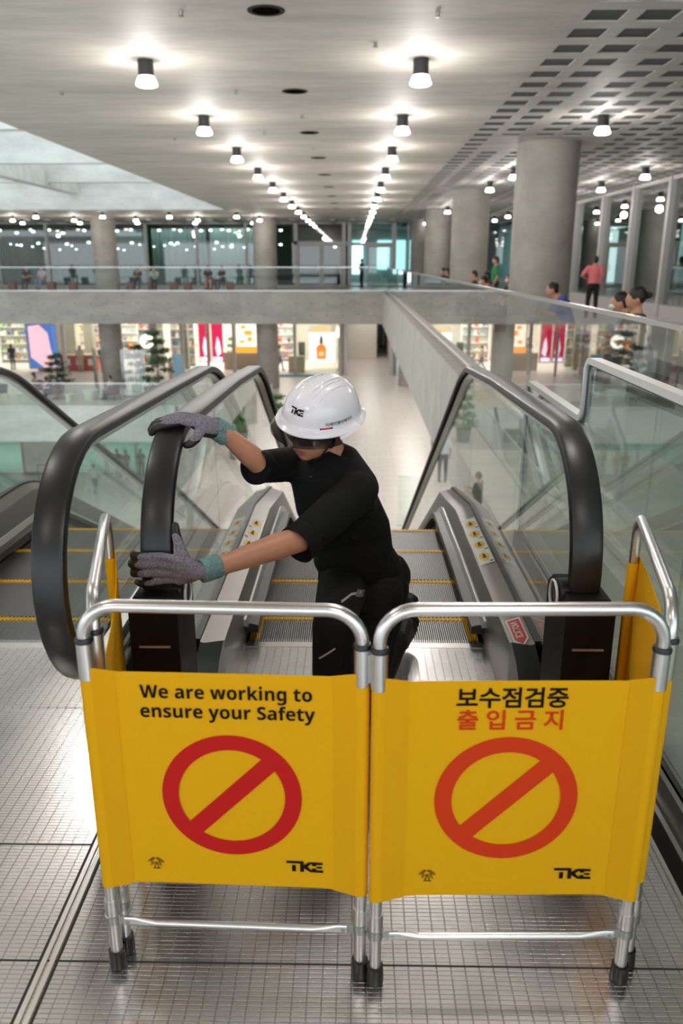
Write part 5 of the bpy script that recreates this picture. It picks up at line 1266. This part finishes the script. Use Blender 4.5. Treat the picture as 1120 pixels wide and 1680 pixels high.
# backlit portrait display: generic pink and blue shapes
r = panel('backlit display with a pink figure on blue at the left of the shops', 'display', 'backlit_display', -20.6, -18.6, 50.6, L1 + .15, L1 + 3.0, MULL, None)
quad(r, 'display_blue', rect(-20.5, -18.7, .25, 2.9), 50.58, E1('screen_blue', (.06, .14, .42), .8), L1)
quad(r, 'display_pink', [(-20.4, .9), (-19.6, .25), (-18.8, .3), (-19.1, 1.4), (-19.2, 2.4), (-19.7, 2.9), (-20.4, 2.8)], 50.56, E1('screen_pink', (.80, .42, .50), .9), L1)
r = panel('cream pillar behind the pink and blue display', 'pillar', 'shop_pillar', -19.9, -17.9, 51.8, L1, -1.6, mat('cream_pillar', (.62, .54, .42), .8), None, t=.8)
r = thing('counter', 'long red counter with white fronts in the middle shop', 'counter', (-18.0, 51.3, L1))
m = MB(); m.box(-2.2, 1.6, -.3, .3, 0, .95); m.build('counter_body', mat('red_lacquer', (.55, .035, .02), .4), r, False)
m = MB(); m.box(-2.3, 1.7, -.36, .36, .95, 1.02); m.build('counter_top', mat('cream_top', (.75, .66, .52), .4), r, False)
for i in range(5): m = MB(); m.box(-1.95 + i * .75, -1.6 + i * .75, -.33, -.30, .35, .75); m.build('front_panel', WHITE, r, False)
# products on the red counter
for s_, (x0, lab) in enumerate(((-11.3, ''), )): pass
for nm, x0, lab in (('a', -9.75, 'crimson backlit panel at the left of the plant, left of the two'), ('b', -8.95, 'crimson backlit panel, right of the two, next to the orange poster')):
    r = panel(lab, 'sign', 'crimson_sign', x0, x0 + .72, 50.6, L1 + .6, L1 + 3.1, MULL, None)
    quad(r, 'panel_face', rect(x0 + .04, x0 + .68, .65, 3.05), 50.58, E1('crimson_screen', (.50, .02, .07), .9), L1)
    quad(r, 'panel_figure', [(x0 + .35, .95), (x0 + .6, 1.2), (x0 + .5, 1.9), (x0 + .38, 2.2), (x0 + .25, 1.5)], 50.56, E1('screen_white', (.9, .75, .85), 1.0), L1)
    quad(r, 'panel_band', rect(x0 + .08, x0 + .64, .68, .92), 50.56, E1('screen_lilac', (.8, .75, .95), 1.3), L1)
r = panel('white and orange backlit poster in the shop front right of the crimson panels', 'poster', 'poster', -7.6, -6.1, 51.5, L1 + 1.1, L1 + 3.3, WHITE, None)
quad(r, 'poster_face', rect(-7.5, -6.2, 1.5, 3.2), 51.48, E1('poster_glow', (.95, .80, .62), 1.0), L1); quad(r, 'poster_band', rect(-7.55, -6.15, 1.12, 1.45), 51.47, E1('orange_glow', (.95, .30, .03), 1.0), L1)
for i, (a, b, c, d) in enumerate(((-7.2, -6.9, 2.6, 2.8), (-7.0, -6.5, 2.2, 2.5), (-6.8, -6.5, 1.8, 2.1), (-7.3, -7.0, 1.7, 1.9))): quad(r, 'poster_shape', rect(a, b, c, d), 51.46, MATS['orange_glow'], L1)
r = panel('orange shop sign hanging above the orange poster', 'sign', 'shop_sign', -7.2, -6.4, 50.4, L1 + 3.15, L1 + 3.55, MATS['orange_glow'], None)
r = panel('orange shop sign above the walking person', 'sign', 'shop_sign', -4.75, -4.25, 50.6, L1 + 3.1, L1 + 3.6, MATS['orange_glow'], None)
r = panel('wood-clad low wall under the orange poster', 'wall', 'low_wall', -8.4, -5.6, 51.7, L1, L1 + 1.1, mat('pale_wood', (.42, .33, .24), .6), None)
# big serum bottle poster
r = panel('large white poster of an amber dropper bottle at the right shop', 'poster', 'poster', -3.0, -1.2, 52.4, L1 + .3, L1 + 2.9, WHITE, None)
quad(r, 'poster_face', rect(-2.95, -1.25, .35, 2.3), 52.38, E1('poster_white', (.92, .90, .86), .95), L1); quad(r, 'poster_band', rect(-2.8, -1.5, 2.32, 2.75), 52.38, E1('tan_band', (.75, .52, .28), .8), L1)
quad(r, 'bottle_picture', [(-2.45, .6), (-1.85, .6), (-1.82, 1.35), (-1.95, 1.5), (-2.05, 1.55), (-2.05, 1.62), (-2.25, 1.62), (-2.25, 1.55), (-2.35, 1.5), (-2.48, 1.35)], 52.36, E1('amber', (.80, .22, .03), .8), L1)
quad(r, 'dropper_picture', [(-2.27, 1.62), (-2.03, 1.62), (-2.05, 1.9), (-2.10, 2.1), (-2.20, 2.1), (-2.25, 1.9)], 52.35, mat('slate_cap', (.12, .15, .17), .5), L1)
quad(r, 'bottle_label', rect(-2.3, -2.0, .8, 1.1), 52.35, MATS['tan_band'], L1)
r = panel('beige display counter beside the walking person', 'counter', 'display_counter', -4.15, -3.15, 50.5, L1, L1 + 1.0, mat('beige_cabinet', (.52, .44, .30), .6), None, t=.6)
m = MB(); m.box(-5.9, -2.2, 48.3, 49.4, L1, L1 + .015); tag(m.build('rug', mat('blue_rug', (.06, .22, .34), .9), None, False), 'blue entrance mat before the bright shop', 'rug')
r = panel('tall grey planter box with bamboo in the right shop', 'planter', 'planter_box', -3.55, -3.15, 51.2, L1 + .2, L1 + 1.8, POT, None, t=.4)
r = thing('floor_lamp', 'floor lamp with a white shade in the right shop corner', 'lamp', (-1.0, 51.5, L1)); m = MB(); m.cyl((0, 0, 0), (0, 0, 2.2), .03, n=8); m.cyl((0, 0, 0), (0, 0, .03), .2, n=16); m.build('lamp_pole', mat('olive_pole', (.10, .11, .06), .5), r); m = MB(); m.cyl((0, 0, 2.1), (0, 0, 2.7), .2, .12, 18); m.build('lamp_shade', E1('shade_glow', (1, .9, .72), 1.6), r)
r = panel('pale blue standing banner beside the tall potted tree', 'banner', 'standing_banner', -9.65, -9.1, 42.6, L1 + .02, L1 + 2.0, mat('pale_blue_banner', (.30, .50, .62), .6), None, t=.05)
m = MB(); m.tube([(-8.9, 49.0, L1), (-8.9, 49.0, L1 + 3.2), (-8.7, 49.0, L1 + 3.4), (-5.7, 49.0, L1 + 3.4), (-5.5, 49.0, L1 + 3.2), (-5.5, 49.0, L1)], .09, 12)
tag(m.build('entrance_frame', mat('copper_frame', (.50, .40, .34), .3, .8)), 'rounded copper entrance frame before the orange poster', 'frame')

# shelving with goods
PCOL = [(.80, .78, .72), (.75, .30, .08), (.62, .10, .06), (.25, .45, .40), (.85, .70, .35), (.15, .20, .35), (.70, .55, .45), (.10, .10, .10), (.85, .85, .9), (.35, .5, .2)]
PM = [mat('goods_%d' % i, c, .6) for i, c in enumerate(PCOL)]
SHELF = mat('shelf_white', (.85, .83, .78), .5)
m = MB(); m.box(-.5, .5, -.5, .5, 0, 1); g0 = m.build('boxed_goods', PM[0], None, False); gd = g0.data; bpy.data.objects.remove(g0)
m = MB(); m.lathe((0, 0, 0), [(.5, 0), (.5, .62), (.22, .75), (.2, 1.0), (.05, 1.0)], 12); g1 = m.build('bottle', PM[0]); gd1 = g1.data; bpy.data.objects.remove(g1)
ng = [0]
def shelving(label, x0, x1, y, nz, seed, full=True, dz=.55):
    rnd = random.Random(seed); r = thing('shelf_unit', label, 'shelving', ((x0 + x1) / 2, y, L1)); w = (x1 - x0) / 2
    m = MB(); m.box(-w, w, .30, .33, 0, nz * dz + .3); m.build('back_panel', SHELF, r, False)
    for s_ in (-1, 1): m = MB(); m.box(s_ * w - .03, s_ * w + .03, -.2, .33, 0, nz * dz + .3); m.build('side_panel', SHELF, r, False)
    for k in range(nz + 1): m = MB(); m.box(-w, w, -.2, .30, .2 + k * dz - .03, .2 + k * dz); m.build('shelf', SHELF, r, False)
    for k in range(nz):
        x = x0 + .12
        while x < x1 - .15:
            wd = rnd.uniform(.12, .34); h = rnd.uniform(.12, .36)
            if rnd.random() < .85 and ng[0] < 290:
                bt = rnd.random() < .4
                o = bpy.data.objects.new('bottle' if bt else 'boxed_goods', gd1 if bt else gd); COL.objects.link(o); o.location = (x + wd / 2, y, L1 + .2 + k * dz + .001); o.scale = (wd * .8, .2, h)
                o.material_slots[0].link = 'OBJECT'; ci = rnd.randrange(10); o.material_slots[0].material = PM[ci]
                tag(o, '%s %s, %s shelf up, on the %s' % (('white', 'orange', 'red', 'teal', 'yellow', 'navy', 'tan', 'black', 'pale', 'green')[ci], 'bottle' if bt else 'box', ORD[k], label), 'bottle' if bt else 'box', 'goods on the ' + label); ng[0] += 1
            x += wd + .03
    return r
shelving('white shop shelves left of the middle column', -16.6, -14.9, 57.6, 6, 1)
shelving('white shop shelves behind the tall tree', -14.4, -12.7, 54.0, 6, 2)
shelving('white shop shelves right of the tall tree', -12.2, -10.6, 53.8, 6, 3)
shelving('white shop shelves behind the walking person', -6.0, -4.1, 56.5, 6, 4)
shelving('shop shelves at the left picture edge', -24.4, -21.6, 55.5, 6, 5)
shelving('shop shelves behind the red counter', -20.6, -17.2, 57.6, 6, 6)
m = MB(); m.box(-13.35, -12.85, 52.6, 53.0, L1, -1.6); struct('trim_12', m, mat('dark_bronze_post', (.10, .10, .10), .4))
m = MB(); m.box(-18.3, -17.7, 54.6, 55.2, L1, -1.6); m.box(-11.0, -10.7, 51.8, 52.2, L1, -1.6); struct('trim_13', m, mat('stone_post', (.30, .28, .22), .7))
# round white paper lamp behind the silver screen
m = MB(); m.ell((0, 0, 0), (.42, .42, .42), None, 20, 12); o = m.build('paper_lamp', E1('paper_glow', (1, .95, .85), 1.5)); o.location = (-13.0, 50.6, L1 + 1.9); tag(o, 'large round paper lamp behind the silver slat screen', 'lamp')
# recessed downlights under the far parapet
for i, (x, w) in enumerate(((-19.9, 'far left'), (-15.4, 'above the bronze screen'), (-9.2, 'above the crimson panels'), (-3.9, 'right of the lower column'), (1.6, 'before the corridor'))):
    m = MB(); m.lathe((0, 0, 0), [(.03, -.04), (.20, -.03), (.24, 0)], 20); o = m.build('downlight', GLOW); o.location = (x, 44.5, -1.65); tag(o, 'round downlight under the far parapet, ' + w, 'lamp', 'downlights under the far parapet')

# pair of escalators from the lower floor down to the lowest level, glazed sides
def far_escalator(label, x, y0, y1, z0, z1, n):
    r = thing('escalator', label, 'escalator', (x, y0, z0)); dy, dz = (y1 - y0) / n, (z1 - z0) / n
    m = MB()
    for k in range(n): m.box(-.5, .5, k * dy, (k + 1) * dy + .02, k * dz - .6, k * dz)
    m.build('stair_steps', mat('far_step_grey', (.20, .21, .21), .5), r, False)
    for s_ in (-1, 1):
        m = MB(); m.rings([[(s_ * .60 - .01, q * (y1 - y0), q * (z1 - z0) - .5), (s_ * .60 + .01, q * (y1 - y0), q * (z1 - z0) - .5), (s_ * .60 + .01, q * (y1 - y0), q * (z1 - z0) + .9), (s_ * .60 - .01, q * (y1 - y0), q * (z1 - z0) + .9)] for q in (0, 1)]); m.build('glass_panel', GL, r, False)
        m = MB(); m.sweep([(s_ * .60, -.3, .9), (s_ * .6, 0, .9), (s_ * .6, y1 - y0, z1 - z0 + .9)], [(-.05, 0), (-.05, .05), (.05, .05), (.05, 0)]); m.build('handrail', RUB, r)
        m = MB(); m.sweep([(s_ * .55, -.2, .12), (s_ * .55, 0, .12), (s_ * .55, y1 - y0, z1 - z0 + .12)], [(-.07, -.4), (-.07, .1), (.12, .1), (.12, -.4)]); m.build('side_cladding', ALU, r)
far_escalator('distant escalator going down to the lowest level, seen through the left balustrade glass', -5.2, 33.0, 23.6, L1, L2, 26)
far_escalator('distant escalator beside the first one, farther left', -6.8, 33.0, 23.6, L1, L2, 26)

# ------------------------------------------------------------------ put each thing's origin at its own base
def rebase(o, loc):
    loc = V(loc); d = loc - o.location; o.location = loc
    for c in o.children: c.location = c.location - d
bpy.context.view_layer.update()
for o in list(COL.objects):
    if o.parent is None and o.type == 'EMPTY' and o.location.length < 1e-6 and o.rotation_euler.z == 0 and o.children:
        pts = [c.matrix_world @ V(q) for c in o.children if c.type == 'MESH' for q in c.bound_box]
        if pts: rebase(o, ((min(p.x for p in pts) + max(p.x for p in pts)) / 2, (min(p.y for p in pts) + max(p.y for p in pts)) / 2, min(p.z for p in pts)))
